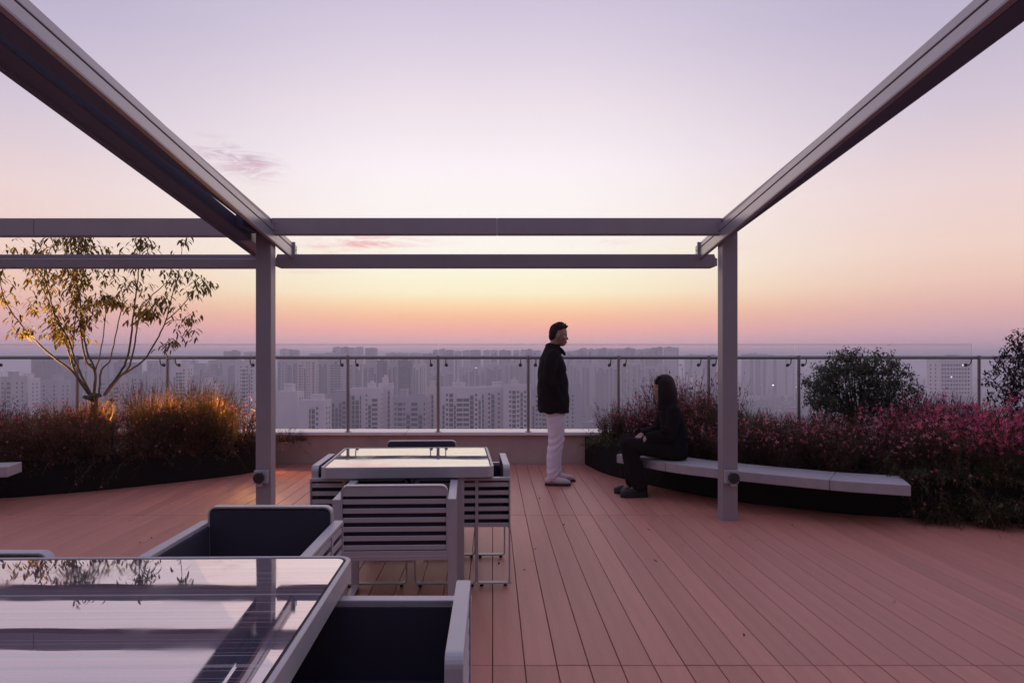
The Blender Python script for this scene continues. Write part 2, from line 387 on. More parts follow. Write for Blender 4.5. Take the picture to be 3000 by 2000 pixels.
bt = MB(); bt.tube([(0, 0, 0), (0, -.006, 0)], [.0085, .0075], 6); bme = bt.mesh('bolt', M_steel)
for (x, z) in ((-1.925, 2.42), (-1.99, 2.42), (2.0, 2.42), (2.065, 2.42), (-1.86, 2.545), (-1.86, 2.485), (1.93, 2.545), (1.93, 2.485)):
    o = link('bolt', bme, perg); o.location = (x, 5.833 - 5.83 if z < 2.44 else 5.835 - 5.83, z)
# the next bay shares the left post
sloped('side_beam', -2.17, -2.06, YN, 6.32, lambda y: lip(y) + .02, lambda y: max(2.566 - .10 * (y - 5.1), lip(y) + .1), M_frame)
sloped('guide_track', -2.215, -2.172, YN, 6.5, lambda y: lip(y) + .012, lambda y: lip(y) + .10, M_frame, .003)
b = MB(); b.box(-2.058, -2.002, 5.47, 5.832, 2.45, 2.56); pp(b, 'splice_plate', M_shade)  # plate coloured with the painted shade, so lamp light shows less
# headers
for (x0, x1) in ((-1.892, .0385), (.0395, 1.964)):
    b = MB(); b.box(x0, x1, 5.835, 5.935, 2.446, 2.584); pp(b, 'header_beam', M_frame, bevel=.005)
for (x0, x1) in ((-3.92, -2.21), (-6.4, -3.924)):
    b = MB(); b.box(x0, x1, 5.835, 5.935, 2.432, 2.582); pp(b, 'header_beam', M_frame, bevel=.005)
# front bars that carry the awning cloth
for (x0, x1) in ((-2.035, 2.094),):
    prof = [(6.36, 2.235), (6.366, 2.229), (6.456, 2.229), (6.462, 2.235), (6.462, 2.348), (6.456, 2.354), (6.366, 2.354), (6.36, 2.348)]
    b = MB(); b.prism(prof, x0 + .04, x1 - .04, 'x'); pp(b, 'front_bar', M_frame, bevel=.004, fixn=True)
    for (xa, xb, s) in ((x0, x0 + .04, 1), (x1 - .04, x1, -1)):
        xo = x0 if s > 0 else x1
        poly = [(xo, 2.245), (xo + s * .04, 2.229), (xo + s * .04, 2.354), (xo + s * .03, 2.354), (xo + s * .016, 2.318), (xo, 2.312)]
        b = MB(); b.prism(poly, 6.358, 6.464, 'y'); pp(b, 'end_cap', M_frame, fixn=True, bevel=.002)
prof = [(6.36, 2.232), (6.366, 2.226), (6.456, 2.226), (6.462, 2.232), (6.462, 2.346), (6.456, 2.352), (6.372, 2.352), (6.372, 2.312), (6.36, 2.306)]
b = MB(); b.prism(prof, -6.4, -2.1, 'x'); pp(b, 'front_bar', M_frame, bevel=.003, fixn=True)
for x in (-1.86, 1.93):
    b = MB(); b.box(x - .012, x + .012, 6.38, 6.40, 2.30, 2.47); pp(b, 'bracket', M_frame)

def socket(x, lab, dx):
    r = empty('power_socket', (x, 5.829, .377), label=lab, cat='socket', group='power sockets on the pergola posts')
    b = MB(); b.prism(rrect(.118, .11, .008), 0, -.034, 'y'); b.build('back_plate', M_plastic, r, fixn=True, bevel=.003)
    b = MB(); b.tube([(dx, -.034, -.004), (dx, -.066, -.004)], [.047, .044], 20); b.build('round_cover', M_disc, r, bevel=.003)
    b = MB(); b.prism(rrect(.05, .022, .006, cx=dx, cy=-.066), -.012, -.05, 'y'); b.build('flap', M_plastic, r, fixn=True)
    b = MB(); b.prism(rrect(.03, .02, .005, cx=dx, cy=.045), -.034, -.06, 'y'); b.build('hinge', M_plastic, r, fixn=True)
socket(-1.969, 'power socket low on the pergola post beside the left flower bed', -.012)
socket(2.033, 'power socket low on the pergola post in front of the bench', .012)

# ------------------------------------------------------------------ planting beds and benches
def smooth_curve(pts, n=8):
    out = []
    P_ = [pts[0]] + pts + [pts[-1]]
    for i in range(1, len(P_) - 2):
        p0, p1, p2, p3 = [Vector((*p, 0)) for p in P_[i - 1:i + 3]]
        for k in range(n):
            t = k / n
            q = .5 * ((2 * p1) + (-p0 + p2) * t + (2 * p0 - 5 * p1 + 4 * p2 - p3) * t * t + (-p0 + 3 * p1 - 3 * p2 + p3) * t ** 3)
            out.append((q.x, q.y))
    out.append(tuple(pts[-1])); return out
Lc = smooth_curve([(-8.2, 5.9), (-6.2, 6.30), (-4.88, 6.74), (-4.21, 7.08), (-3.54, 7.58), (-2.93, 8.20), (-2.82, 8.87)])
Rc = smooth_curve([(1.20, 8.88), (1.33, 8.22), (1.53, 7.76), (1.98, 7.02), (2.40, 6.55), (2.78, 6.30), (3.2, 6.05), (3.7, 5.9), (4.45, 5.72), (6.2, 5.55), (8.3, 5.5)])
def planter(curve, label, corner):
    r = empty('planter', (0, 0, 0), label=label, cat='planter')
    w = MB(); n = len(curve)
    inner = []
    for i, p in enumerate(curve):
        a = Vector(curve[max(i - 1, 0)]); c = Vector(curve[min(i + 1, n - 1)]); t = (c - a).normalized()
        nn = Vector((-t.y, t.x)) * corner
        inner.append((p[0] + nn.x * .03, p[1] + nn.y * .03))
    for i in range(n - 1):
        a, c = curve[i], curve[i + 1]; d, e = inner[i + 1], inner[i]
        w.hexa([(*a, -.001), (*c, -.001), (*d, -.001), (*e, -.001), (*a, .36), (*c, .36), (*d, .36), (*e, .36)])
    w.build('wall', M_planter, r, fixn=True)
    s = MB(); far = (-8.3, 8.89) if corner < 0 or curve is Lc else (8.3, 8.89)
    poly = [(x, y) for x, y in inner] + [far]
    s.prism(poly, .02, .33); s.build('soil', M_soil, r, fixn=True)
    return r
planter(Lc, 'dark curved planter edge along the left bed of amber lit flowers', 1)
planter(Rc, 'dark curved planter edge behind the long stone bench on the right', 1)

def bench(front, depth, ztop, th, nslab, label, legs, side=1):
    fr = smooth_curve(front, 12)
    # resample with cumulative length
    n = len(fr); bk = []
    for i, p in enumerate(fr):
        a = Vector(fr[max(i - 1, 0)]); c = Vector(fr[min(i + 1, n - 1)]); t = (c - a).normalized()
        nn = Vector((-t.y, t.x)) * side; bk.append((p[0] + nn.x * depth, p[1] + nn.y * depth))
    r = empty('bench', (fr[n // 2][0], fr[n // 2][1], 0), label=label, cat='bench')
    off = (fr[n // 2][0], fr[n // 2][1])
    cut = [round(k * (n - 1) / nslab) for k in range(nslab + 1)]
    for s_ in range(nslab):
        i0, i1 = cut[s_], cut[s_ + 1]
        A = [Vector(fr[i]) for i in range(i0, i1 + 1)]; B = [Vector(bk[i]) for i in range(i0, i1 + 1)]
        g = .002
        d0 = (A[1] - A[0]).normalized() * g; d1 = (A[-2] - A[-1]).normalized() * g
        A[0] += d0; B[0] += d0; A[-1] += d1; B[-1] += d1
        poly = [(p.x - off[0], p.y - off[1]) for p in A] + [(p.x - off[0], p.y - off[1]) for p in reversed(B)]
        b = MB(); b.prism(poly, ztop - th, ztop); b.build('slab', M_bench, r, fixn=True, bevel=.006, seg=2)
    for i in legs:
        p = (Vector(fr[i]) * .12 + Vector(bk[i]) * .88)
        b = MB(); b.box(p.x - off[0] - .05, p.x - off[0] + .05, p.y - off[1] - .09, p.y - off[1] + .09, 0, ztop - th - .001); b.build('support', M_planter, r)
    return r
bench([(1.307, 7.2), (1.48, 6.95), (1.638, 6.70), (1.82, 6.48), (2.03, 6.30), (2.26, 6.10), (2.543, 5.894), (2.90, 5.66), (3.12, 5.555), (3.352, 5.464)], .47, .37, .088, 4,
      'long curved pale stone bench cantilevered from the right planter, woman sitting on it', ())
bench([(-7.2, 5.35), (-6.2, 5.70), (-5.2, 6.00), (-4.40, 6.20)], .30, .40, .095, 2, 'short end of a grey stone bench at the left planter', ())

# ------------------------------------------------------------------ tables
def table(name_label, cx, cy, rz, w, d, group, legs):
    r = empty('dining_table', (cx, cy, 0), rz, label=name_label, cat='table', group=group)
    T = .74
    def ring(w1, d1, r1, w2, d2, r2, z0, z1, name, m, bevel=0):
        o_ = rrect(w1, d1, r1, 6); i_ = rrect(w2, d2, r2, 6); n = len(o_); b = MB()
        vs = [(x, y, z0) for x, y in o_] + [(x, y, z1) for x, y in o_] + [(x, y, z0) for x, y in i_] + [(x, y, z1) for x, y in i_]
        fs = []
        for k in range(n):
            j = (k + 1) % n
            fs += [(k, j, n + j, n + k), (n + k, n + j, 3 * n + j, 3 * n + k), (3 * n + k, 3 * n + j, 2 * n + j, 2 * n + k), (2 * n + k, 2 * n + j, j, k)]
        b.add(vs, fs); return b.build(name, m, r, fixn=True, bevel=bevel, seg=1)
    ring(w, d, .05, w - .03, d - .03, .037, T - .066, T, 'apron', M_chair, .0025)
    ring(w - .032, d - .032, .036, w - .046, d - .046, .03, T - .012, T - .006, 'seal', M_black)
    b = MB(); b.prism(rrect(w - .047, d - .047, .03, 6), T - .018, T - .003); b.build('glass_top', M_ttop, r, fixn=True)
    b = MB(); b.box(-w / 2 + .02, w / 2 - .02, -d / 2 + .02, d / 2 - .02, T - .04, T - .02); b.build('under_board', M_sub, r)
    for sx in (-1, 1):
        for sy in (-1, 1):
            x = sx * (w / 2 - legs); y = sy * (d / 2 - .05)
            b = MB(); b.box(x - .021, x + .021, y - .021, y + .021, .0, T - .042); b.build('leg', M_chair, r, bevel=.003)
    return r
# table beside camera: right edge about x = -.45, far edge y = 2.268
t1w, t1d = 1.80, 1.0; a1 = R(1.0)
c1 = Vector((-.462, 2.266, 0)) + Matrix.Rotation(a1, 3, 'Z') @ Vector((-t1w / 2, -t1d / 2, 0))
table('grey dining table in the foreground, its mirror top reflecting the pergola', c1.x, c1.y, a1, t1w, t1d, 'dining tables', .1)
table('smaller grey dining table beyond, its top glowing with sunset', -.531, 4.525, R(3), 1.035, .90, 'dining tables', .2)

# ------------------------------------------------------------------ chairs
def make_chair(label):
    r = empty('armchair', (0, 0, 0), label=label, cat='chair', group='grey slatted armchairs round the tables')
    Wd, D, AH, BH, BW, TH = .637, .585, .66, .733, .042, .009
    def loop(y0, y1, z0, z1, rad=.03, n=5):
        cx, cy = (y0 + y1) / 2, (z0 + z1) / 2; o_ = rrect(y1 - y0, z1 - z0, rad, n, cx, cy); i_ = rrect(y1 - y0 - 2 * TH, z1 - z0 - 2 * TH, rad - TH, n, cx, cy)
        m_ = len(o_); b = MB()
        vs = [(-BW / 2, x, y) for x, y in o_] + [(BW / 2, x, y) for x, y in o_] + [(-BW / 2, x, y) for x, y in i_] + [(BW / 2, x, y) for x, y in i_]
        fs = []
        for k in range(m_):
            j = (k + 1) % m_
            fs += [(k, j, m_ + j, m_ + k), (m_ + k, m_ + j, 3 * m_ + j, 3 * m_ + k), (3 * m_ + k, 3 * m_ + j, 2 * m_ + j, 2 * m_ + k), (2 * m_ + k, 2 * m_ + j, j, k)]
        b.add(vs, fs); return b
    lr = loop(0, .205, .016, AH, .018).mesh('side_frame', M_chair, fixn=True, bevel=.0012, seg=1)
    lf = loop(.2055, D, .016, AH, .03).mesh('side_frame', M_chair, fixn=True, bevel=.0012, seg=1)
    ab = MB(); ab.box(-BW / 2 - .0008, BW / 2 + .0008, -.001, D - .028, AH - .016, AH + .0025); arm = ab.mesh('armrest', M_chair, bevel=.003)
    ft = MB(); ft.tube([(0, 0, 0), (0, 0, .0165)], .011, 10); foot = ft.mesh('foot', M_black)
    sl = MB(); sl.box(-.004, .004, TH + .001, .205 - TH - .001, 0, .026); ssl_r = sl.mesh('slat', M_chair, bevel=.0015, seg=1)
    sl = MB(); sl.box(-.004, .004, .2055 + TH + .001, D - TH - .001, 0, .026); ssl_f = sl.mesh('slat', M_chair, bevel=.0015, seg=1)
    sp = MB(); sp.box(-.004, .004, TH, D - .03, .36, AH - .017); spm = sp.mesh('side_panel', M_navy)
    for s in (-1, 1):
        x = s * (Wd / 2 - BW / 2)
        for me, ys in ((lr, (.03, .175)), (lf, (.235, .55))):
            f = link('side_frame', me, r); f.location.x = x
            for y in ys:
                q = link('foot', foot, f); q.location = (0, y, 0)
        a = link('armrest', arm, r); a.location.x = x
        p = link('side_panel', spm, r); p.location.x = x - s * .0255
        for k in range(6):
            for me in (ssl_r, ssl_f):
                q = link('slat', me, r); q.location = (x + s * .012, 0, .362 + k * .049)
    # backrest
    bw = Wd - 2 * BW - .001
    poly = rrect(bw, BH - .36, .035, 6, 0, (BH + .36) / 2, (1, 1, 0, 0)); ip = rrect(bw - .016, BH - .36 - .016, .028, 6, 0, (BH + .36) / 2, (1, 1, 0, 0))
    n = len(poly); b = MB()
    vs = [(x, 0, z) for x, z in poly] + [(x, BW, z) for x, z in poly] + [(x, 0, z) for x, z in ip] + [(x, BW, z) for x, z in ip]
    fs = []
    for k in range(n):
        j = (k + 1) % n
        fs += [(k, j, n + j, n + k), (n + k, n + j, 3 * n + j, 3 * n + k), (3 * n + k, 3 * n + j, 2 * n + j, 2 * n + k), (2 * n + k, 2 * n + j, j, k)]
    b.add(vs, fs); b.build('back_frame', M_chair, r, fixn=True, bevel=.0015, seg=1)
    b = MB(); b.prism(rrect(bw - .018, BH - .385, .026, 6, 0, (BH - .018 + .365) / 2, (1, 1, 0, 0)), BW - .017, BW - .003, 'y'); b.build('back_panel', M_navy, r, fixn=True, bevel=.003)
    top = MB(); top.prism(rrect(bw - .018, .046, .024, 6, 0, BH - .009 - .023, (1, 1, 0, 0)), .004, .014, 'y'); top.build('slat', M_chair, r, fixn=True)
    bs = MB(); bs.box(-bw / 2 + .009, bw / 2 - .009, .005, .013, 0, .0255); bsl = bs.mesh('slat', M_chair, bevel=.002, seg=1)
    for k in range(6):
        q = link('slat', bsl, r); q.location.z = .398 + k * .0475
    b = MB(); b.box(-bw / 2, bw / 2, .001, .012, .345, .394); b.build('seat_rail', M_chair, r, bevel=.002)
    b = MB(); b.box(-bw / 2 + .008, bw / 2 - .008, BW + .002, D - .02, .372, .43); b.build('seat', M_navy, r, bevel=.014, seg=3)
    b = MB(); b.box(-bw / 2, bw / 2, D - .019, D - .008, .345, .394); b.build('seat_rail', M_chair, r, bevel=.002)
    return r
proto = make_chair('armchair facing us behind the foreground table, dark navy inside its back')
chairs = [  # x, y, rotation (chair faces +y at 0), label
    (-.99, 3.075, 180, None),
    (-.508, 3.53, 2, 'armchair in the middle seen from behind, its grey slatted back in full view'),
    (-.065, 1.79, 90, 'nearest armchair at the right side of the foreground table, cut by the picture edge'),
    (.098, 4.475, 92, 'armchair tucked under the right side of the far table'),
    (-1.115, 4.44, -88, 'armchair tucked under the left side of the far table'),
    (-.565, 5.45, 183, 'armchair at the parapet side of the far table, only its back top showing'),
    (-1.785, 2.36, 180, 'armchair pushed fully under the foreground table at the left edge, only its top showing'),
]
for i, (x, y, a, lab) in enumerate(chairs):
    c = proto if i == 0 else copy_tree(proto)
    c.location = (x, y, .0005); c.rotation_euler.z = R(a)
    if lab: c['label'] = lab
# ------------------------------------------------------------------ city beyond the railing
GZ = -85.0
g = MB()
nx, ny = 40, 24
for j in range(ny + 1):
    for i in range(nx + 1): g.v.append((-5000 + 10000 * i / nx, 40 + 6300 * j / ny, GZ))
for j in range(ny):
    for i in range(nx): g.f.append((j * (nx + 1) + i, j * (nx + 1) + i + 1, (j + 1) * (nx + 1) + i + 1, (j + 1) * (nx + 1) + i))
g.add([(-5000, -200, GZ), (5000, -200, GZ), (5000, 40, GZ), (-5000, 40, GZ)], [(0, 1, 2, 3)])
o = g.build('city_ground', mat('city_ground_mix', (.12, .12, .13), .9, var=.5, vscale=.02)); tag(o, kind='structure')
hl = MB()
prof = [(1500, 0), (1640, 20), (1780, 42), (1900, 66), (2050, 92), (2150, 112), (2250, 150), (2330, 165), (2420, 140), (2550, 190), (2720, 230), (2900, 150), (3100, 60), (3300, 0)]
pts = smooth_curve([(x, h) for x, h in prof], 3)
for i, (x, h) in enumerate(pts):
    h = max(h, 0) * (1 + .10 * math.sin(i * 2.3) + .06 * math.sin(i * 5.1)); zt_ = min(GZ + 85 * min(1, h / 60) + h * .088, 21.5)
    hl.v += [(x, 3300, GZ), (x, 3700, GZ + (zt_ - GZ) * .72), (x, 4100, zt_), (x, 5200, GZ)]
for i in range(len(pts) - 1):
    for k in range(3): hl.f.append((i * 4 + k, (i + 1) * 4 + k, (i + 1) * 4 + k + 1, i * 4 + k + 1))
o = hl.build('hills', mat('far_hills', (.06, .07, .07), 1, var=.3, vscale=.01), smooth=True); tag(o, kind='structure')

BW_ = [mat('facade_pale', (.72, .65, .66), .8, var=.06, vscale=.2), mat('facade_grey', (.46, .42, .45), .8, var=.06, vscale=.2),
       mat('facade_beige', (.68, .58, .54), .8, var=.06, vscale=.2), mat('facade_dark', (.17, .155, .19), .8, var=.06, vscale=.2)]
M_win = mat('window_dark', (.035, .035, .05), .25)
M_winb = mat('window_blue', (.05, .065, .09), .2)
M_lamp = mat('lamp_glow', (1, 1, 1), .5, emit=(1, .93, .85, 5))
M_lit = mat('lit_window_glow', (1, 1, 1), .5, emit=(1, .88, .72, 1.6))
def building(x0, x1, ytop, Y, style, wm, label, seed, depth=None, group=None, yaw=None, ph=True):
    rn = random.Random(seed)
    a = at(x0, ytop, Y); b_ = at(x1, ytop, Y); w = b_.x - a.x; cx = (a.x + b_.x) / 2; zt = a.z
    d = depth or max(14, min(40, w * rn.uniform(.55, .9)))
    yaw = rn.uniform(-.12, .12) if yaw is None else yaw
    r = empty('apartment_building' if style != 'office' else 'office_building', (cx, Y, GZ), yaw, label=label, cat='building', group=group)
    Ht = zt - GZ
    body = MB(); win = MB(); roof_ = MB(); bal = MB(); lit = MB()
    fl = 3.0; zlow = max(0, Ht - 75)
    body.box(-w / 2, w / 2, 0, d, 0, Ht)
    # vertical bays: blank wall, window pair, recessed balcony stack
    kinds = []
    x = -w / 2 + .6
    while x < w / 2 - 2.2:
        k = rn.choice({'grid': ('w', 'v', 'b', 'W', 'n', 'v'), 'stripe': ('v', 'n', 'b', 'w', 'v'), 'blank': ('n', 'n', 'n', 'w', 'n', 'v'), 'office': ('w',), 'far': ('b', 'n')}[style])
        bw = {'W': rn.uniform(1.5, 1.9), 'w': rn.uniform(2.0, 2.6), 'v': rn.uniform(1.4, 3.0), 'b': rn.uniform(2.6, 4.4), 'n': rn.uniform(1.2, 2.8)}[k]
        if style == 'far': bw = rn.uniform(3, 7)
        bw = min(bw, w / 2 - .5 - x); kinds.append((k, x, bw)); x += bw
    nfl = int((Ht - zlow - 3.5) / fl)
    for k, xx, bw in kinds:
        if k in 'wW':
            for f in range(nfl):
                z = Ht - 4.2 - f * fl
                win.box(xx + bw * .22, xx + bw * .78, -.12, .1, z, z + 1.5)
                if rn.random() < .006: lit.box(xx + bw * .3, xx + bw * .7, -.16, -.13, z + .2, z + 1.3)
        elif k == 'v':
            zt_ = Ht - 3.4 - rn.choice((0, 0, 3, 6)); win.box(xx + .3, xx + bw - .3, -.1, .1, zlow, zt_)
            for f in range(int((zt_ - zlow) / fl)):
                bal.box(xx + .32, xx + bw - .32, -.13, -.09, zt_ - .6 - f * fl, zt_ - .22 - f * fl)
            bal.box(xx, xx + .28, -.35, 0, zlow, zt_ + .3)
        elif k == 'b':
            win.box(xx + .25, xx + bw - .25, -.1, .1, zlow, Ht - 2.6 - rn.choice((0, 3)))
            if style != 'far':
                for f in range(nfl):
                    z = Ht - 5.6 - f * fl; bal.box(xx + .15, xx + bw - .15, -1.1 if bw > 3 else -.5, .05, z, z + (1.0 if bw > 3 else .7))
    for f in range(0, nfl, 1 if style == 'grid' else 4):
        if style in ('far',): break
        z = Ht - 2.3 - f * fl; body.box(-w / 2 - .08, w / 2 + .08, -.08, d + .05, z, z + .22)
    # side walls get windows too
    for sgn in (-1, 1):
        for k2 in range(2):
            yy = d * (.3 + .35 * k2)
            if style == 'far': win.box(sgn * w / 2 - .08, sgn * w / 2 + .08, yy, yy + 2.5, zlow, Ht - 4); continue
            for f in range(nfl):
                z = Ht - 4.2 - f * fl; win.box(sgn * w / 2 - .08, sgn * w / 2 + .08, yy, yy + 1.3, z, z + 1.4)
    # parapet, stair heads, tanks
    for (u0, u1, v0, v1) in ((-w / 2, w / 2, -.05, .3), (-w / 2, w / 2, d - .3, d + .03), (-w / 2 - .05, -w / 2 + .25, 0, d), (w / 2 - .25, w / 2 + .05, 0, d)):
        roof_.box(u0, u1, v0, v1, Ht - .02, Ht + 1.1)
    if ph:
        for q in range(max(1, int(w / 14))):
            px = rn.uniform(-w / 2 + 3, w / 2 - 6) if w > 10 else -w / 4; pw = min(w * .4, rn.uniform(4, 8)); hh = rn.uniform(2.6, 5.2) if style != 'far' else rn.uniform(1.2, 2.8)
            roof_.box(px, px + pw, d * .3, d * .3 + 6, Ht, Ht + hh); roof_.box(px - .4, px + pw + .4, d * .3 - .4, d * .3 + 6.4, Ht + hh, Ht + hh + .35)
            if style != 'far' and rn.random() < .5: roof_.box(px + pw * .3, px + pw * .3 + 2, d * .3 + 1, d * .3 + 3, Ht + hh + .35, Ht + hh + 2.2)
    body.build('wall', wm, r); roof_.build('roof', wm, r)
    if win.v: tag(win.build('windows', M_winb if seed % 3 == 0 else M_win, r), kind='stuff')
    if bal.v: tag(bal.build('balconies', wm, r), kind='stuff')
    if lit.v: tag(lit.build('lit_windows', M_lit, r), kind='stuff')
    return r
P0, P1, P2, P3 = BW_
near = [
    (808, 872, 1152, 410, 'blank', P0, 'pale blank walled block just right of the left pergola post, behind the glass'),
    (876, 950, 1178, 390, 'blank', P0, 'pale low block with four rows of dark windows in its left corner'),
    (948, 1016, 1163, 430, 'grid', P1, 'grey block of window columns left of the first bare railing post'),
    (1026, 1112, 1142, 440, 'grid', P0, 'tall pale apartment block with a blue glazed column, right of the first bare railing post'),
    (1108, 1150, 1128, 455, 'blank', P0, 'narrow pale slab with an unbroken blank gable, second pane from the left post'),
    (1150, 1250, 1166, 405, 'grid', P1, 'grey block with twin window columns under a stepped roof, behind the far table'),
    (1250, 1290, 1140, 450, 'stripe', P2, 'slim beige tower directly left of the middle railing post'),
    (1292, 1412, 1140, 420, 'grid', P0, 'wide pale apartment block with many dark window columns right of the middle railing post'),
    (1408, 1476, 1138, 440, 'blank', P0, 'pale block with two long dark slots in a blank wall, left of the standing man'),
    (1474, 1556, 1132, 430, 'grid', P0, 'pale apartment block with pairs of small windows close behind the standing man'),
    (1556, 1606, 1146, 450, 'stripe', P1, 'grey striped block hidden mostly behind the man in the black jacket'),
    (1640, 1706, 1145, 480, 'blank', P1, 'grey block at the front edge of the man, above the pink flowers'),
    (1990, 2064, 1122, 470, 'stripe', P0, 'pale block with dark vertical window stripes right of the seated woman'),
    (2752, 2852, 1056, 520, 'office', P0, 'white slab building with a grid of small windows left of the purple tree'),
    (2770, 2850, 1165, 480, 'stripe', P1, 'low grey podium at the foot of the white slab building on the right'),
    (0, 34, 1108, 460, 'grid', P1, 'grey block with window grid at the left picture edge'),
    (40, 84, 1112, 520, 'stripe', P0, 'pale striped tower second from the left picture edge'),
    (120, 172, 1118, 500, 'blank', P1, 'low grey block left of the small tree trunk'),
    (290, 350, 1112, 520, 'grid', P1, 'grey window gridded block right of the small tree trunk'),
    (372, 440, 1100, 560, 'stripe', P1, 'grey striped tower between the tree and the railing post'),
    (505, 545, 1072, 600, 'grid', P0, 'pale slender tower just right of the railing post by the tree'),
    (560, 640, 1105, 520, 'blank', P1, 'broad grey block with flat crown between railing post and left pergola post'),
    (585, 618, 1130, 470, 'grid', P0, 'small pale stair tower in front of the broad grey block on the left'),
    (700, 748, 1062, 560, 'grid', P0, 'pale tower with window columns touching the left pergola post'),
]
for i, (x0, x1, yt, Y, st, wm, lab) in enumerate(near): building(x0, x1, yt, Y, st, wm, lab, 100 + i)
ORD = 'first second third fourth fifth sixth seventh eighth ninth tenth eleventh twelfth thirteenth fourteenth fifteenth sixteenth seventeenth eighteenth nineteenth twentieth'.split()
PANES = [(230, 'pane at the left picture edge'), (494, 'pane behind the small tree'), (755, 'pane left of the left pergola post'), (1019, 'pane right of the left pergola post'), (1283, 'pane above the far table'),
         (1547, 'pane left of the standing man'), (1812, 'pane right of the standing man'), (2080, 'pane behind the seated woman'), (9999, 'pane right of the right pergola post')]
def pane_labels(xs, text):
    pi = lambda x: next(i for i, (e, _) in enumerate(PANES) if x < e)
    return [text % (ORD[sum(1 for q in xs if pi(q) == pi(x) and q < x)], PANES[pi(x)][1]) for x in xs]
mid = [(90, 180, 1054, 800, P3), (185, 255, 1062, 850, P1), (256, 330, 1056, 900, P1), (335, 400, 1064, 820, P3), (430, 500, 1058, 900, P1), (545, 600, 1066, 850, P1), (610, 690, 1058, 900, P1),
       (812, 872, 1056, 820, P1), (874, 925, 1054, 760, P2), (926, 965, 1057, 800, P1), (966, 1004, 1054, 780, P1), (1010, 1062, 1062, 850, P2), (1064, 1104, 1070, 760, P1), (1104, 1134, 1058, 720, P3), (1136, 1166, 1066, 780, P1),
       (1166, 1204, 1060, 690, P3), (1206, 1250, 1068, 900, P2), (1262, 1330, 1090, 900, P1), (1345, 1420, 1078, 950, P1), (1424, 1470, 1070, 980, P1), (1475, 1545, 1066, 960, P1), (1670, 1730, 1064, 950, P1), (1740, 1810, 1070, 900, P1), (1816, 1880, 1062, 1000, P1), (1890, 1960, 1075, 900, P1)]
mlab = pane_labels([m_[0] for m_ in mid], 'hazy tower below the handrail, %s from left, %s')
for i, (x0, x1, yt, Y, wm) in enumerate(mid):
    building(x0, x1, yt, Y, 'stripe', wm, mlab[i], 300 + i, group='middle distance towers behind the railing')
far = [(655, 690, 1030), (715, 740, 1033), (820, 836, 1024), (838, 868, 1026), (905, 1005, 1037), (974, 992, 1018), (1000, 1024, 1019), (1026, 1040, 1022), (1042, 1058, 1018), (1070, 1100, 1021), (1130, 1196, 1036), (1200, 1234, 1036),
       (1238, 1268, 1037), (1268, 1284, 1027), (1286, 1304, 1025), (1306, 1328, 1027), (1332, 1352, 1030), (1356, 1376, 1028), (1378, 1408, 1027), (1416, 1436, 1028), (1438, 1458, 1028), (1462, 1498, 1028), (1504, 1522, 1028), (1526, 1540, 1027), (1542, 1560, 1025), (1562, 1584, 1028),
       (1660, 1690, 1030), (1692, 1712, 1027), (1702, 1720, 1022), (1724, 1752, 1025), (1753, 1778, 1023), (1779, 1806, 1024), (1807, 1832, 1023), (1833, 1862, 1022), (1863, 1888, 1026), (1889, 1916, 1023), (1917, 1942, 1020), (1953, 1988, 1019),
       (2015, 2060, 1040), (2070, 2100, 1042), (2185, 2250, 1038), (2255, 2330, 1043), (245, 262, 1040), (275, 350, 1036), (1610, 1655, 1030)]
flab = pane_labels([m_[0] for m_ in far], 'faint skyline tower, %s from left in the %s')
for i, (x0, x1, yt) in enumerate(far):
    building(x0, x1, yt, 1180 + (i * 53) % 170, 'far', P1 if i % 3 else P3, flab[i], 500 + i, group='towers along the far skyline', depth=24, yaw=0)
# low blocks and roofs between the towers: a far carpet of them
random.seed(77)
low = MB()
for i in range(900):
    Y = random.uniform(300, 2600); X = random.uniform(-.85, .9) * Y
    w = random.uniform(10, 40); d = random.uniform(10, 30); h = random.uniform(5, 26)
    low.box(X, X + w, Y, Y + d, GZ + .02, GZ + h)
    low.box(X + w * .3, X + w * .6, Y + d * .3, Y + d * .6, GZ + h, GZ + h + 2.5)
tag(low.build('low_rooftops', mat('low_roof_mix', (.24, .22, .23), .9, var=.4, vscale=.03)), kind='stuff')
tm = MB()
for i in range(1500):
    Y = random.uniform(320, 1600); X = (random.uniform(.28, .85) if random.random() < .6 else random.uniform(-.8, .9)) * Y; r_ = random.uniform(3, 7)
    tm.ball((X, Y, GZ + r_ * 1.1), (r_, r_, r_ * random.uniform(.8, 1.3)), 6, 4)
tag(tm.build('city_trees', mat('city_tree_mass', (.045, .055, .045), .95, var=.4, vscale=.3)), kind='stuff')
# lamps burning in the city
lamps = [(1395, 1077, 600, .5), (1263, 1088, 620, .3), (1183, 1098, 650, .25), (2265, 1128, 620, 1.0), (2333, 1133, 640, .5), (2668, 1079, 760, .5), (5, 1084, 640, .4), (40, 1085, 640, .4),
         (2210, 1124, 700, .35), (2229, 1126, 700, .3), (1740, 1096, 700, .3)]
for i, (x, y, Y, r_) in enumerate(lamps):
    r_ *= .5; p = at(x, y, Y)
    r = empty('city_lamp', (p.x, p.y, GZ), label='brightest white floodlight glowing in the hazy city, right of the pergola post' if i == 5 else 'small white lamp shining among the hazy city blocks', cat='lamp', group=None if i == 5 else 'lamps lit in the city')
    b = MB(); b.tube([(0, 0, 0), (0, 0, p.z - GZ)], .12, 5); b.build('mast', P3, r)
    b = MB(); b.ball((0, 0, p.z - GZ), r_, 8, 6); b.build('bulb', M_lamp, r)

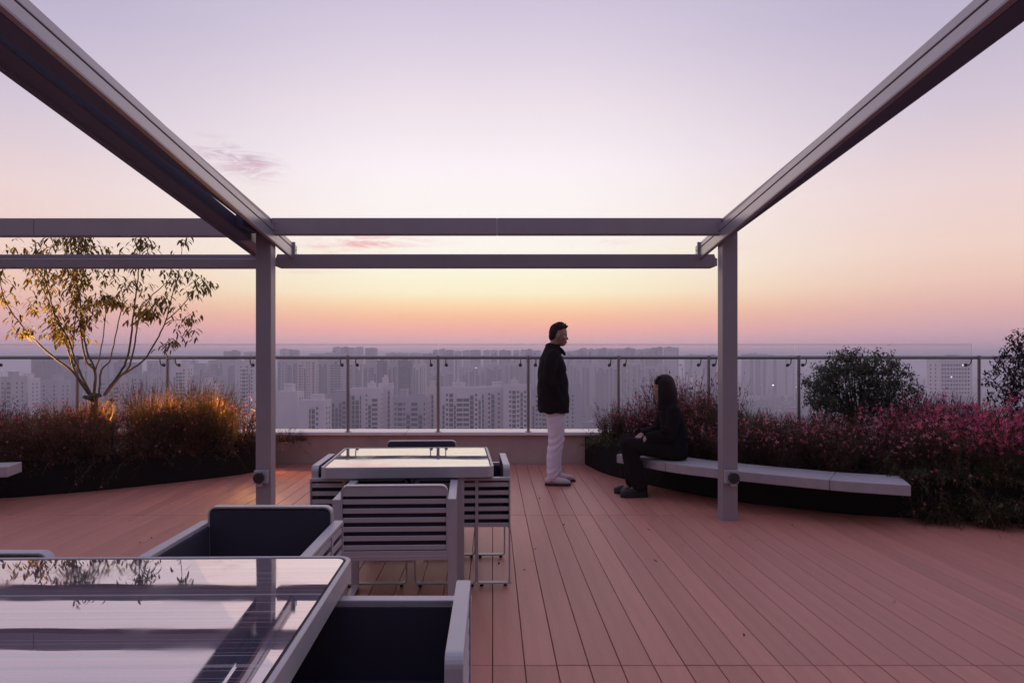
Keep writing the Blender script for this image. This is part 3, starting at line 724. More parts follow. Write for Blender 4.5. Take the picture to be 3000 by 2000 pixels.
# ------------------------------------------------------------------ haze over the city
hz = MB(); hz.box(-5200, 5200, -230, 6500, GZ - 1.2, 24.5); ho = hz.build('haze'); tag(ho, kind='stuff')
hm = bpy.data.materials.new('haze_air'); hm.use_nodes = True; ht = hm.node_tree; ht.nodes.clear()
vol = N(ht, 'ShaderNodeVolumePrincipled'); vol.inputs['Color'].default_value = (.985, .95, 1, 1); vol.inputs['Density'].default_value = .00075; vol.inputs['Anisotropy'].default_value = .2
oo = N(ht, 'ShaderNodeOutputMaterial'); ht.links.new(vol.outputs[0], oo.inputs['Volume']); ho.data.materials.append(hm)
# ------------------------------------------------------------------ flower beds
def foliage_mat(name, c0, c1, rnd=.25, trans=.3, rough=.6):
    m = bpy.data.materials.new(name); m.use_nodes = True; t = m.node_tree; t.nodes.clear()
    geo = N(t, 'ShaderNodeNewGeometry'); oi = N(t, 'ShaderNodeObjectInfo')
    c = mixc(t, geo.outputs['Random Per Island'], (*c0, 1), (*c1, 1))
    h = N(t, 'ShaderNodeHueSaturation'); t.links.new(c, h.inputs['Color'])
    t.links.new(maprange(t, oi.outputs['Random'], 0, 1, 1 - rnd, 1 + rnd, False), h.inputs['Value'])
    t.links.new(maprange(t, oi.outputs['Random'], 0, 1, .485, .515, False), h.inputs['Hue'])
    d = N(t, 'ShaderNodeBsdfPrincipled'); d.inputs['Roughness'].default_value = rough; d.inputs['Specular IOR Level'].default_value = .3; t.links.new(h.outputs[0], d.inputs['Base Color'])
    tl = N(t, 'ShaderNodeBsdfTranslucent'); t.links.new(h.outputs[0], tl.inputs[0])
    mx = N(t, 'ShaderNodeMixShader'); mx.inputs[0].default_value = trans; t.links.new(d.outputs[0], mx.inputs[1]); t.links.new(tl.outputs[0], mx.inputs[2])
    o = N(t, 'ShaderNodeOutputMaterial'); t.links.new(mx.outputs[0], o.inputs[0]); return m
M_stem = foliage_mat('reddish_stems', (.085, .03, .022), (.12, .06, .025))
M_leaf = foliage_mat('dark_red_green_leaves', (.045, .034, .016), (.13, .038, .035), trans=.4)
M_leafw = foliage_mat('rust_leaves', (.07, .05, .02), (.20, .065, .03), trans=.4)
M_leafg = foliage_mat('olive_green_leaves', (.05, .06, .02), (.09, .085, .03))
M_grass = foliage_mat('tawny_grass', (.16, .11, .035), (.26, .17, .05), trans=.4)
M_pink = foliage_mat('pink_petals', (.75, .16, .27), (.85, .38, .44), trans=.4)
M_mag = foliage_mat('magenta_petals', (.62, .05, .18), (.74, .18, .30), trans=.4)

def quad_leaf(b, p, d, up, L, w, bend=.25):
    d = d.normalized(); sdv = d.cross(up)
    if sdv.length < 1e-4: sdv = d.cross(Vector((1, 0, 0)))
    sdv.normalize(); n_ = sdv.cross(d)
    m_ = p + d * L * .5 + n_ * (-bend * L * .15); e = p + d * L - n_ * bend * L * .55
    o = len(b.v)
    b.v += [tuple(p), tuple(m_ + sdv * w * .5), tuple(m_ - sdv * w * .5), tuple(e)]
    b.f += [(o, o + 1, o + 2), (o + 1, o + 3, o + 2)]
def ribbon(b, pts, w0, w1, side):
    o = len(b.v); n = len(pts)
    for i, p in enumerate(pts):
        w = w0 + (w1 - w0) * i / (n - 1); b.v += [tuple(p + side * w * .5), tuple(p - side * w * .5)]
    for i in range(n - 1): b.f.append((o + 2 * i, o + 2 * i + 1, o + 2 * i + 3, o + 2 * i + 2))
def flower(b, p, rn, s):
    n_ = Vector((rn.gauss(0, 1), rn.gauss(0, 1) - .6, rn.gauss(0, .7) + .3)).normalized()
    a = n_.cross(Vector((0, 0, 1)));
    if a.length < .1: a = Vector((1, 0, 0))
    a.normalize(); c = n_.cross(a)
    for k in range(4):
        an = k * math.pi / 2 + rn.uniform(-.25, .25); d = a * math.cos(an) + c * math.sin(an); e = a * -math.sin(an) + c * math.cos(an)
        o = len(b.v); L = s * rn.uniform(.8, 1.1)
        b.v += [tuple(p), tuple(p + d * L * .6 + e * L * .32 + n_ * L * .1), tuple(p + d * L + n_ * L * .22), tuple(p + d * L * .6 - e * L * .32 + n_ * L * .1)]
        b.f.append((o, o + 1, o + 2, o + 3))
def clump(seed, h, rad, nst, nlf, nfl, spread, fsize=.016, droop=0.0, fzone=(.55, 1.0), lsize=.055):
    rn = random.Random(seed); st = MB(); lf = MB(); fl = MB()
    stems = []
    for i in range(nst):
        a = rn.uniform(0, 2 * math.pi); rr = rad * math.sqrt(rn.random()) * .55
        p = Vector((math.cos(a) * rr, math.sin(a) * rr, -.02)); lean = rn.gauss(0, spread); hh = h * rn.uniform(.55, 1.0) * (1.12 if rn.random() < .12 else 1)
        a2 = a + rn.gauss(0, .7); out = Vector((math.cos(a2), math.sin(a2), 0)) * (abs(lean) + .10) * hh
        pts = [p + out * (t ** 1.6) + Vector((0, 0, hh * (t - droop * t * t * abs(lean) * 2.2))) + Vector((rn.gauss(0, .008), rn.gauss(0, .008), 0)) for t in (0, .3, .55, .8, 1.0)]
        stems.append(pts); ribbon(st, pts, .006, .0025, Vector((math.cos(a + 1.2), math.sin(a + 1.2), 0)))
    def on(lo, hi):
        pts = rn.choice(stems); t = rn.uniform(lo, hi) * 4; i = min(int(t), 3); return pts[i].lerp(pts[i + 1], t - i), (pts[i + 1] - pts[i]).normalized()
    for i in range(nlf):
        p, d = on(.08, .82); d2 = (d * .5 + Vector((rn.gauss(0, .7), rn.gauss(0, .7), rn.gauss(0, .5)))).normalized()
        quad_leaf(lf, p + Vector((rn.gauss(0, .02), rn.gauss(0, .02), 0)), d2, Vector((0, 0, 1)), lsize * rn.uniform(.6, 1.3), lsize * .24 * rn.uniform(.7, 1.3))
    for i in range(nfl):
        p, d = on(*fzone); flower(fl, p + Vector((rn.gauss(0, .02), rn.gauss(0, .02), rn.gauss(0, .012))), rn, fsize * rn.uniform(.6, 1.25))
    return st, lf, fl
def plant(name, label, group, parts):
    r = empty(name, (0, 0, -50), label=label, cat='plant', group=group)
    for nm, b, m in parts:
        if b.v: tag(b.build(nm, m, r), kind='stuff')
    return r
def variants(name, label, group, n, seed, mats, **kw):
    out = []
    for i in range(n):
        st, lf, fl = clump(seed + i, **kw); out.append(plant(name, label, group, (('stems', st, mats[0]), ('leaves', lf, mats[1]), ('flowers', fl, mats[2]))))
    return out
LAMPS = [(-5.86, 7.80), (-4.30, 7.62), (-4.9, 8.74), (-4.05, 8.74), (-3.45, 8.74), (-2.98, 8.74)]
def scatter(protos, spots, seed, zbase=.33, s0=.85, s1=1.15):
    spots = [q for q in spots if all(math.hypot(q[0] - a, q[1] - b) > .30 for a, b in LAMPS)]
    rn = random.Random(seed); used = set()
    rows = {}
    for q in spots: rows.setdefault(q[3] if len(q) > 3 else 0, []).append(q[0])
    for q in spots:
        x, y, sc = q[:3]; row = q[3] if len(q) > 3 else 0
        k = rn.randrange(len(protos)); o = protos[k]
        if k in used: o = copy_tree(o)
        used.add(k)
        n_ = sorted(rows[row]).index(x); o['label'] = '%s, %s from left%s' % (o['label'].split(',')[0], ORD[min(n_, 19)], '' if len(rows) == 1 else ' in the %s row' % ('front', 'second', 'third', 'fourth', 'fifth', 'sixth')[min(row, 5)])
        s = sc * rn.uniform(s0, s1); o.location = (x, y, zbase); o.rotation_euler = (0, 0, rn.uniform(0, 6.28)); o.scale = (s, s, s * rn.uniform(.92, 1.08))
    for k, o in enumerate(protos):
        if k not in used:
            for c in list(o.children): bpy.data.objects.remove(c)
            bpy.data.objects.remove(o)
def front_y(curve, x):
    best = None
    for i in range(len(curve) - 1):
        (xa, ya), (xb, yb) = curve[i], curve[i + 1]
        if min(xa, xb) <= x <= max(xa, xb) and xa != xb:
            y = ya + (yb - ya) * (x - xa) / (xb - xa); best = y if best is None else min(best, y)
    return best
def spots_in(curve, xr, dy0, dy1, step, seed, sc=lambda x, y: 1.0, jit=.12):
    rn = random.Random(seed); out = []; x = xr[0]
    while x < xr[1]:
        f = front_y(curve, x)
        if f is not None:
            y = f + dy0; row = 0
            while y < min(f + dy1, 8.72):
                out.append((x + rn.uniform(-jit, jit), y + rn.uniform(-jit, jit) * .6, sc(x, y), row)); y += step; row += 1
        x += step
    return out
# right bed: tall loose pink clump at the parapet end, then a mound that turns magenta to the right
GP_R = 'pink flowering perennials in the right bed'
vr = variants('gaura_plant', 'reddish perennial with pink flowers behind the bench', GP_R, 5, 900, (M_stem, M_leaf, M_pink), h=.54, rad=.34, nst=60, nlf=1500, nfl=66, spread=.30, fsize=.019, fzone=(.55, 1.0))
vm = variants('gaura_plant', 'dense magenta flowered perennial at the right end', 'magenta flowering perennials at the right end', 4, 930, (M_stem, M_leaf, M_mag), h=.62, rad=.36, nst=70, nlf=1300, nfl=240, spread=.30, fsize=.021, fzone=(.5, 1.0))
vt = variants('gaura_plant', 'tall wispy pink flowered perennial beside the standing man', 'tall wispy perennials at the parapet end of the right bed', 4, 950, (M_stem, M_leaf, M_mag), h=.90, rad=.32, nst=70, nlf=1500, nfl=120, spread=.20, fzone=(.45, 1.0))
sp = [s for s in spots_in(Rc, (1.95, 4.35), .22, 1.9, .40, 11) if not (s[0] < 2.3 and s[1] > 8.2)]
sp += [(1.5, 8.5, .8, 6), (1.75, 8.3, .95, 6), (1.7, 8.0, .85, 6), (1.95, 7.9, .95, 6), (2.05, 7.6, .9, 6), (2.25, 7.35, .9, 6), (2.45, 7.55, 1.0, 6), (2.35, 8.55, 1.0, 6), (2.0, 8.6, 1.0, 6)]
scatter(vr, sp, 12)
scatter(vm, spots_in(Rc, (4.35, 7.6), .2, 1.9, .40, 13, lambda x, y: 1.08), 14)
scatter(vt, [(1.62, 8.35, .80), (1.80, 8.05, .92), (2.05, 8.35, 1.0), (2.02, 7.75, .95), (2.31, 8.1, 1.05), (2.55, 8.35, .95), (2.3, 7.6, .8), (2.62, 7.85, .85), (1.5, 8.62, .7)], 15)
vd = variants('gaura_plant', 'dark perennial spilling over the right planter edge', 'plants spilling over the right planter edge', 4, 970, (M_stem, M_leafg, M_pink), h=.40, rad=.30, nst=60, nlf=900, nfl=16, spread=.62, droop=.75, fzone=(.3, 1.0))
scatter(vd, [(x, (front_y(Rc, x) or 5.6) + .05, 1.0) for x in (3.62, 3.95, 4.3, 4.65, 5.0, 5.4, 5.8, 6.3)] + [(1.34, 8.5, .7), (1.45, 8.2, .75), (1.62, 7.85, .7), (1.85, 7.5, .7)], 16, s0=.95, s1=1.2)
vd2 = variants('gaura_plant', 'dark trailing plant touching the deck at far right', 'plants trailing to the deck at the far right', 3, 980, (M_stem, M_leafg, M_pink), h=.34, rad=.28, nst=60, nlf=900, nfl=12, spread=.55, droop=.5, fzone=(.3, 1.0))
scatter(vd2, [(x, (front_y(Rc, x) or 5.6) - .10, 1.0) for x in (3.75, 4.1, 4.45, 4.8, 5.2, 5.7)], 17, zbase=.02)
# left bed
vl = variants('gaura_plant', 'reddish flowering perennial in the left bed', 'perennials in the left bed', 5, 1000, (M_stem, M_leafw, M_mag), h=.56, rad=.34, nst=80, nlf=1000, nfl=26, spread=.28, fzone=(.45, 1.05))
scatter(vl, spots_in(Lc, (-7.6, -2.75), .20, 1.9, .42, 21), 22)
vg = []
for i in range(3):
    st, lf, fl = clump(1040 + i, h=.66, rad=.28, nst=230, nlf=260, nfl=30, spread=.20, fzone=(.8, 1.05)); vg.append(plant('ornamental_grass', 'tawny grass tuft lit amber in the left bed', 'grass tufts in the left bed', (('blades', st, M_grass), ('leaves', lf, M_leafg), ('flowers', fl, M_pink))))
scatter(vg, [(-4.25, 7.75, .9), (-3.92, 8.05, 1.05), (-3.75, 7.9, 1.0), (-3.5, 8.15, 1.1), (-3.3, 8.3, 1.0), (-3.15, 8.1, .85), (-4.55, 7.9, .9), (-5.0, 7.8, .85), (-4.25, 8.3, 1.05), (-3.75, 8.35, 1.1), (-3.75, 8.15, 1.0), (-3.3, 8.1, 1.0), (-4.05, 8.15, 1.05), (-5.5, 7.9, .8), (-4.8, 8.3, .9), (-2.95, 8.45, .95)], 24)
vld = variants('gaura_plant', 'dark plant spilling over the left planter edge', 'plants spilling over the left planter edge', 4, 1060, (M_stem, M_leaf, M_pink), h=.36, rad=.26, nst=55, nlf=800, nfl=12, spread=.6, droop=.7, fzone=(.3, 1.0))
scatter(vld, [(x, (front_y(Lc, x) or 8.7) + .07, 1.0) for x in (-6.6, -6.1, -5.6, -5.2, -4.8, -4.45, -4.1, -3.8, -3.5, -3.2, -2.95)] + [(-2.62, 8.62, .6), (-2.45, 8.72, .5)], 26)
vgg = []
for i in range(2):
    st, lf, fl = clump(1090 + i, h=.55, rad=.28, nst=170, nlf=400, nfl=6, spread=.2, fzone=(.6, 1.0)); vgg.append(plant('ornamental_grass', 'olive green grassy tuft in the right bed', 'olive tufts in the right bed', (('blades', st, M_leafg), ('leaves', lf, M_leafg), ('flowers', fl, M_pink))))
scatter(vgg, [(2.55, 7.35, 1.0), (2.85, 7.55, 1.1), (2.75, 7.15, .95), (3.1, 7.7, 1.0), (4.85, 7.9, 1.1), (5.1, 8.1, 1.2), (5.4, 8.0, 1.1)], 28)

# ------------------------------------------------------------------ small trees and shrubs
M_bark = mat('pale_bark', (.13, .093, .062), .8, var=.3, vscale=30, bump=.5, bscale=80)
M_tleaf = foliage_mat('willowy_leaves', (.09, .062, .018), (.24, .15, .03), trans=.35)
M_purple = foliage_mat('purple_leaves', (.022, .012, .022), (.05, .022, .04), trans=.2)
M_sleaf = foliage_mat('grey_green_leaves', (.075, .09, .055), (.16, .17, .11), trans=.25)
M_darkbark = mat('dark_bark', (.05, .04, .035), .9, bump=.4, bscale=90)
def limb(b, pts, r0, r1, n=7, wob=.006, seed=0):
    rn = random.Random(seed); c = []
    P_ = [pts[0]] + pts + [pts[-1]]
    for i in range(1, len(P_) - 2):
        p0, p1, p2, p3 = P_[i - 1:i + 3]
        for k in range(4):
            t = k / 4; c.append(.5 * ((2 * p1) + (-p0 + p2) * t + (2 * p0 - 5 * p1 + 4 * p2 - p3) * t * t + (-p0 + 3 * p1 - 3 * p2 + p3) * t ** 3) + Vector((rn.gauss(0, wob), rn.gauss(0, wob), 0)))
    c.append(pts[-1]); m_ = len(c)
    b.tube(c, [r0 + (r1 - r0) * i / (m_ - 1) for i in range(m_)], n); return c
TY = 8.0; tb = at(275, 1160, TY)
tree = empty('small_tree', (tb.x, TY, .33), label='young vase shaped tree with drooping narrow leaves, trunk lit gold, in the left bed', cat='tree')
off = Vector((tb.x, TY, .33))
T = MB(); rn = random.Random(5)
limb(T, [Vector((0, 0, 0)), Vector((-.01, 0, .3)), Vector((.02, 0, tb.z - .33))], .042, .036, 9)
T.ball(tb - off, (.055, .05, .045), 9, 7); T.build('trunk', M_bark, tree, smooth=True)
fk = tb - off
tie = MB(); tie.tube([fk + Vector((-.09, -.04, -.005)), fk + Vector((0, -.055, -.03)), fk + Vector((.1, -.03, .02))], [.022, .03, .024], 7); tie.build('tree_tie', M_black, tree, smooth=True)
# limbs: points of the picture at a real depth offset
def tp(x, y, dy): return at(x, y, TY + dy) - off
limbs = [
    ([(265, 1152), (220, 1095), (150, 1040), (85, 978), (28, 905), (5, 850), (0, 800)], -.35, .018, .004),
    ([(262, 1150), (225, 1100), (210, 1060), (190, 1000), (175, 950), (140, 880), (110, 810), (85, 760)], .25, .017, .004),
    ([(268, 1150), (240, 1100), (215, 1040), (200, 990), (165, 935), (150, 880), (130, 800), (150, 720)], -.2, .016, .004),
    ([(275, 1150), (278, 1090), (255, 1060), (240, 1000), (238, 930), (232, 860), (215, 790), (205, 710), (195, 690)], .1, .017, .004),
    ([(276, 1152), (279, 1085), (258, 1040), (246, 980), (240, 920), (228, 850), (222, 780), (235, 700), (245, 660)], -.15, .015, .004),
    ([(280, 1085), (290, 1050), (300, 1000), (310, 920), (316, 900)], -.3, .011, .005),
    ([(290, 1150), (297, 1085), (320, 1060), (332, 1010), (352, 920), (360, 860), (330, 810)], .3, .013, .004),
    ([(305, 1150), (345, 1100), (370, 1060), (382, 1000), (390, 930), (400, 850), (408, 780), (412, 700), (415, 660)], .0, .018, .004),
    ([(305, 1152), (350, 1105), (380, 1070), (395, 1000), (405, 940), (412, 900), (440, 870), (480, 835), (510, 800)], -.3, .015, .004),
    ([(352, 1100), (395, 1075), (430, 1045), (465, 985), (485, 940), (500, 880), (515, 830), (530, 770), (535, 700)], .2, .014, .004),
    ([(485, 940), (520, 910), (555, 870), (580, 840), (605, 815)], .1, .008, .003),
    ([(208, 1062), (215, 1000), (220, 930), (226, 870), (205, 800)], .35, .010, .004),
    ([(478, 955), (500, 940), (535, 935), (560, 920)], -.1, .006, .003),
]
ends = []
for i, (pl, dy, r0, r1) in enumerate(limbs):
    n = len(pl); pts = [tp(x, y, dy * (k / (n - 1))) for k, (x, y) in enumerate(pl)]
    if i not in (5, 9, 10, 11, 12): pts[0] = fk + Vector(((pl[0][0] - 275) * .004, 0, .01))
    b = MB(); c = limb(b, pts, r0 * .85, r1 * .8, 6, .003, i); b.build('branch', M_bark, tree, smooth=True); ends.append(c)
cr = MB(); rn = random.Random(8)
def leaf_tuft(b, p, n, L, spread=.06):
    if p.z > 2.60: return
    for k in range(n):
        a = rn.uniform(0, 6.28); d = Vector((math.cos(a), math.sin(a), rn.uniform(-.3, .7)))
        o = len(b.v); q = p + Vector((rn.gauss(0, spread), rn.gauss(0, spread), rn.gauss(0, spread))); LL = L * rn.uniform(.6, 1.2); w = LL * .23
        dd = d.normalized(); sdv = dd.cross(Vector((0, 0, 1))).normalized(); pts = [q]; z = dd.copy()
        for s_ in range(3):
            z = (z + Vector((0, 0, -.55))).normalized(); pts.append(pts[-1] + z * LL / 3)
        b.v += [tuple(pts[0]), tuple(pts[1] + sdv * w * .45), tuple(pts[1] - sdv * w * .45), tuple(pts[2] + sdv * w * .4), tuple(pts[2] - sdv * w * .4), tuple(pts[3])]
        b.f += [(o, o + 1, o + 2), (o + 1, o + 3, o + 4, o + 2), (o + 3, o + 5, o + 4)]
dens = [(.45, 5), (.45, 16), (.45, 14), (.42, 22), (.45, 22), (.85, 4), (.75, 10), (.5, 14), (.55, 9), (.55, 10), (.5, 9), (.55, 12), (.5, 9)]
for c, (t0, dn) in zip(ends, dens):
    m_ = len(c)
    for i in range(int(t0 * m_), m_):
        for q in range(max(1, dn // 6)):
            leaf_tuft(cr, c[i] + Vector((rn.gauss(0, .05), rn.gauss(0, .08), rn.gauss(0, .04))), max(2, int(dn * .26)), .11, .05)
# named clusters that read in the picture
for (x, y, dy, n, sp_) in ((95, 745, 0, 45, .09), (60, 735, .1, 20, .08), (205, 705, .1, 50, .08), (250, 705, -.1, 30, .07), (230, 790, 0, 80, .12), (300, 790, .1, 40, .09), (310, 880, -.3, 60, .06), (340, 885, -.3, 40, .05), (280, 905, -.2, 30, .05),
    (410, 705, 0, 30, .06), (380, 830, 0, 30, .07), (420, 760, 0, 40, .08), (405, 920, .0, 30, .06), (440, 915, -.3, 60, .045), (470, 885, -.3, 40, .05), (520, 810, .2, 40, .07), (600, 830, .1, 40, .06), (555, 855, .1, 16, .05), (540, 960, -.1, 35, .09), (500, 1005, -.1, 30, .045), (560, 925, -.1, 16, .06),
    (535, 700, .2, 12, .05), (110, 900, .2, 45, .07), (150, 830, 0, 50, .09), (170, 960, -.1, 45, .06), (185, 985, -.1, 30, .05), (210, 960, 0, 20, .05), (75, 970, -.3, 30, .04), (30, 940, -.3, 12, .06), (15, 870, -.3, 22, .06), (10, 800, -.35, 25, .07), (130, 780, .1, 50, .1), (265, 720, 0, 30, .08), (45, 985, -.3, 6, .04), (260, 930, .1, 20, .06), (330, 760, .1, 25, .08)):
    for k in range(int(n * .55)): leaf_tuft(cr, tp(x, y, dy) + Vector((rn.gauss(0, sp_), rn.gauss(0, sp_ * 1.6), rn.gauss(0, sp_ * .8))), 3, .115, .02)
tag(cr.build('crown', M_tleaf, tree), kind='stuff')

def bushy(name, label, cx, cy, zb, rx, ry, rz, zc, nl, L, m, bark, seed, nbr=14):
    rn2 = random.Random(seed); r = empty(name, (cx, cy, zb), label=label, cat='tree' if 'tree' in name else 'shrub')
    tr = MB(); tips = []
    for k in range(nbr):
        a = rn2.uniform(0, 6.28); e = rn2.uniform(.2, 1.4); tip = Vector((math.cos(a) * math.cos(e) * rx * .8, math.sin(a) * math.cos(e) * ry * .8, zc + math.sin(e) * rz * .8))
        limb(tr, [Vector((rn2.gauss(0, .03), rn2.gauss(0, .03), 0)), tip * .45 + Vector((0, 0, .1)), tip], .014, .003, 5, .01, k); tips.append(tip)
    tr.build('trunk', bark, r, smooth=True)
    cl = MB(); clumps = []
    for k in range(int(nl / 26)):
        a = rn2.uniform(0, 6.28); u = rn2.uniform(-.75, 1); s = math.sqrt(max(0, 1 - u * u)); q = rn2.uniform(.25, 1.05) ** .55
        q *= 1 + .10 * math.sin(a * 3 + seed) + .07 * math.sin(a * 7 + u * 5)
        clumps.append(Vector((math.cos(a) * s * rx * q, math.sin(a) * s * ry * q, zc + u * rz * q)))
    for c in clumps:
        ax = Vector((rn2.gauss(0, 1), rn2.gauss(0, 1), rn2.gauss(.3, .6))).normalized(); LL = L * 3.2
        for k in range(26):
            t = rn2.uniform(-.5, .5); p = c + ax * t * LL + Vector((rn2.gauss(0, L * .4), rn2.gauss(0, L * .4), rn2.gauss(0, L * .4)))
            quad_leaf(cl, p, Vector((rn2.gauss(0, 1), rn2.gauss(0, 1), rn2.gauss(-.1, .7))), Vector((0, 0, 1)), L * rn2.uniform(.6, 1.2), L * .42 * rn2.uniform(.7, 1.2), .4)
    tag(cl.build('crown', m, r), kind='stuff'); return r
bushy('round_shrub', 'rounded grey green shrub rising over the flowers in front of the railing', 4.17, 7.8, .33, .60, .52, .46, .70, 19000, .044, M_sleaf, M_darkbark, 3, 22)
bushy('purple_tree', 'dark purple leaved small tree cut by the right picture edge', 5.98, 7.1, .33, .72, .6, .66, .82, 11000, .055, M_purple, M_darkbark, 9, 16)

# ------------------------------------------------------------------ garden spotlights hidden in the left bed
def spotlight(x, y, z, tgt, watts, ang, label, colr=(1, .50, .13)):
    r = empty('garden_spotlight', (x, y, .33), label=label, cat='lamp')
    b = MB(); b.tube([(0, 0, -.02), (0, 0, z - .38)], .008, 8); b.build('spike', M_black, r)
    d = (Vector(tgt) - Vector((x, y, z))).normalized(); p = Vector((0, 0, z - .35))
    b = MB(); b.tube([p - d * .07, p + d * .03], [.028, .032], 12); b.build('lamp_body', M_black, r)
    b = MB(); b.tube([p + d * .031, p + d * .034], [.026, .026], 12); b.build('lens', mat('warm_lens', (1, .7, .3), .3, emit=(1, .55, .16, .3)), r)
    l = bpy.data.lights.new('garden_spot', 'SPOT'); l.energy = watts; l.color = colr; l.spot_size = R(ang); l.spot_blend = .7; l.shadow_soft_size = .03
    o = bpy.data.objects.new('garden_spot', l); COL.objects.link(o); o.parent = r; o.location = p + d * .05; o.rotation_euler = d.to_track_quat('-Z', 'Y').to_euler(); return r
spotlight(-5.86, 7.80, .92, (-5.18, 8.05, 1.85), 330, 84, 'small black garden spotlight aimed up into the golden lit branches', (1, .56, .12))
spotlight(-4.30, 7.72, .64, (-4.60, 8.0, 1.5), 8, 80, 'small black garden spotlight at the foot of the tree trunk')
spotlight(-4.90, 8.74, .84, (-4.85, 7.4, .45), 60, 100, 'small black garden spotlight against the railing left of the tree trunk', (1, .42, .08))
spotlight(-4.05, 8.74, .84, (-3.98, 7.4, .45), 80, 95, 'small black garden spotlight behind the amber grass tufts, nearer the tree', (1, .42, .08))
spotlight(-3.45, 8.74, .84, (-3.40, 7.4, .45), 90, 95, 'small black garden spotlight behind the amber grass tufts, nearer the pergola post', (1, .42, .08))
spotlight(-2.98, 8.74, 1.0, (-2.5, 7.3, -.15), 48, 90, 'small black garden spotlight shining over the planter rim onto the deck', (1, .45, .12))

# ------------------------------------------------------------------ fallen leaves and grit on the deck
rn = random.Random(31)
fm = mat('dry_leaf', (.05, .03, .022), .8)
lb = MB(); quad_leaf(lb, Vector((0, 0, .002)), Vector((1, 0, .05)), Vector((0, 0, 1)), .035, .016, -.5); lme = lb.mesh('fallen_leaf', fm)
for (x, y) in ((1555, 1645), (1500, 1709), (1532, 1672), (1580, 1462), (1648, 1540), (1690, 1576), (2002, 1598), (1908, 1554), (2135, 1576), (2208, 1583), (2180, 1865), (1928, 1647), (2322, 1540), (2625, 1760), (376, 1524), (445, 1577), (410, 1588), (1560, 1610), (2190, 1498), (1460, 1655)):
    Y = 2800 / (y - 1044); o = link('fallen_leaf', lme); o.location = ((x - 1443) * Y / 2000, Y, .001); o.rotation_euler.z = rn.uniform(0, 6.28); s = rn.uniform(.6, 1.2); o.scale = (s, s, s)
    tag(o, 'dry brown leaf fallen on the reddish deck boards', 'leaf', 'fallen leaves on the deck')
# ------------------------------------------------------------------ people
def remesh(name, b, vox, m, parent, sm=4, fac=.5, noise=0):
    me = b.mesh(name + '_raw'); o = bpy.data.objects.new(name, me); COL.objects.link(o)
    md = o.modifiers.new('r', 'REMESH'); md.mode = 'VOXEL'; md.voxel_size = vox; md.use_smooth_shade = True
    if sm: s_ = o.modifiers.new('s', 'SMOOTH'); s_.iterations = sm; s_.factor = fac
    dg = bpy.context.evaluated_depsgraph_get(); ev = o.evaluated_get(dg); nm = bpy.data.meshes.new_from_object(ev)
    o.modifiers.clear(); o.data = nm; nm.name = name; bpy.data.meshes.remove(me)
    nm.materials.clear(); nm.materials.append(m)
    for p in nm.polygons: p.use_smooth = True
    o.parent = parent; return o
M_skin = mat('skin', (.36, .21, .155), .5, var=.06, vscale=40)
M_hair = mat('black_hair', (.013, .008, .008), .5, spec=.2, bump=.5, bscale=60, stretch=(6, 6, 1))
M_jacket = mat('black_jacket_cloth', (.0135, .010, .0125), .9, var=.2, vscale=12, bump=.25, bscale=25, spec=.12)
M_trous = mat('pale_grey_trousers', (.82, .78, .87), .85, var=.05, vscale=10, bump=.25, bscale=22)
M_shoe = mat('pale_shoe_canvas', (.62, .56, .56), .7)
M_sole = mat('dark_sole', (.03, .022, .02), .7)
M_wcloth = mat('woman_black_cloth', (.009, .007, .010), .9, spec=.12, var=.2, vscale=14, bump=.25, bscale=26)
M_wtrous = mat('woman_dark_trousers', (.012, .009, .010), .9, spec=.12, bump=.2, bscale=24)
M_boot = mat('black_boot', (.012, .010, .012), .5)
M_eye = mat('eye_dark', (.02, .015, .015), .2)

def head(b, c, f, s=1.0, tilt=0.0, female=False):
    """skull, face and neck top round centre c, looking along unit vector f (horizontal)"""
    f = Vector(f).normalized(); l = Vector((-f.y, f.x, 0)); u = Vector((0, 0, 1))
    if tilt:
        q = Quaternion(l, tilt); f = q @ f; u = q @ u
    rot = Matrix((f, l, u)).transposed().to_quaternion()
    P_ = lambda x, y, z: Vector(c) + (f * x + l * y + u * z) * s
    b.ball(P_(-.008, 0, .03), (.096 * s, .076 * s, .090 * s), 16, 12, rot)
    b.ball(P_(.028, 0, -.03), (.062 * s, .062 * s, .085 * s), 16, 12, rot)
    b.ball(P_(.045, 0, -.082), (.040 * s, .042 * s, .030 * s), 12, 8, rot)       # chin
    b.ball(P_(.068, 0, .018), (.024 * s, .048 * s, .014 * s), 12, 8, rot)        # brow
    b.cap(P_(.078, 0, .008), P_(.098, 0, -.028), .009 * s, .0115 * s, 8)           # nose
    b.ball(P_(.086, 0, -.060), (.013 * s, .022 * s, .008 * s), 10, 7, rot)       # upper lip
    b.ball(P_(.082, 0, -.073), (.013 * s, .020 * s, .008 * s), 10, 7, rot)
    for sg in (-1, 1):
        b.ball(P_(.055, sg * .045, -.02), (.026 * s, .022 * s, .024 * s), 10, 8, rot)   # cheek
        b.ball(P_(-.004, sg * .078, -.012), (.022 * s, .009 * s, .033 * s), 10, 8, rot)  # ear
    return P_, rot
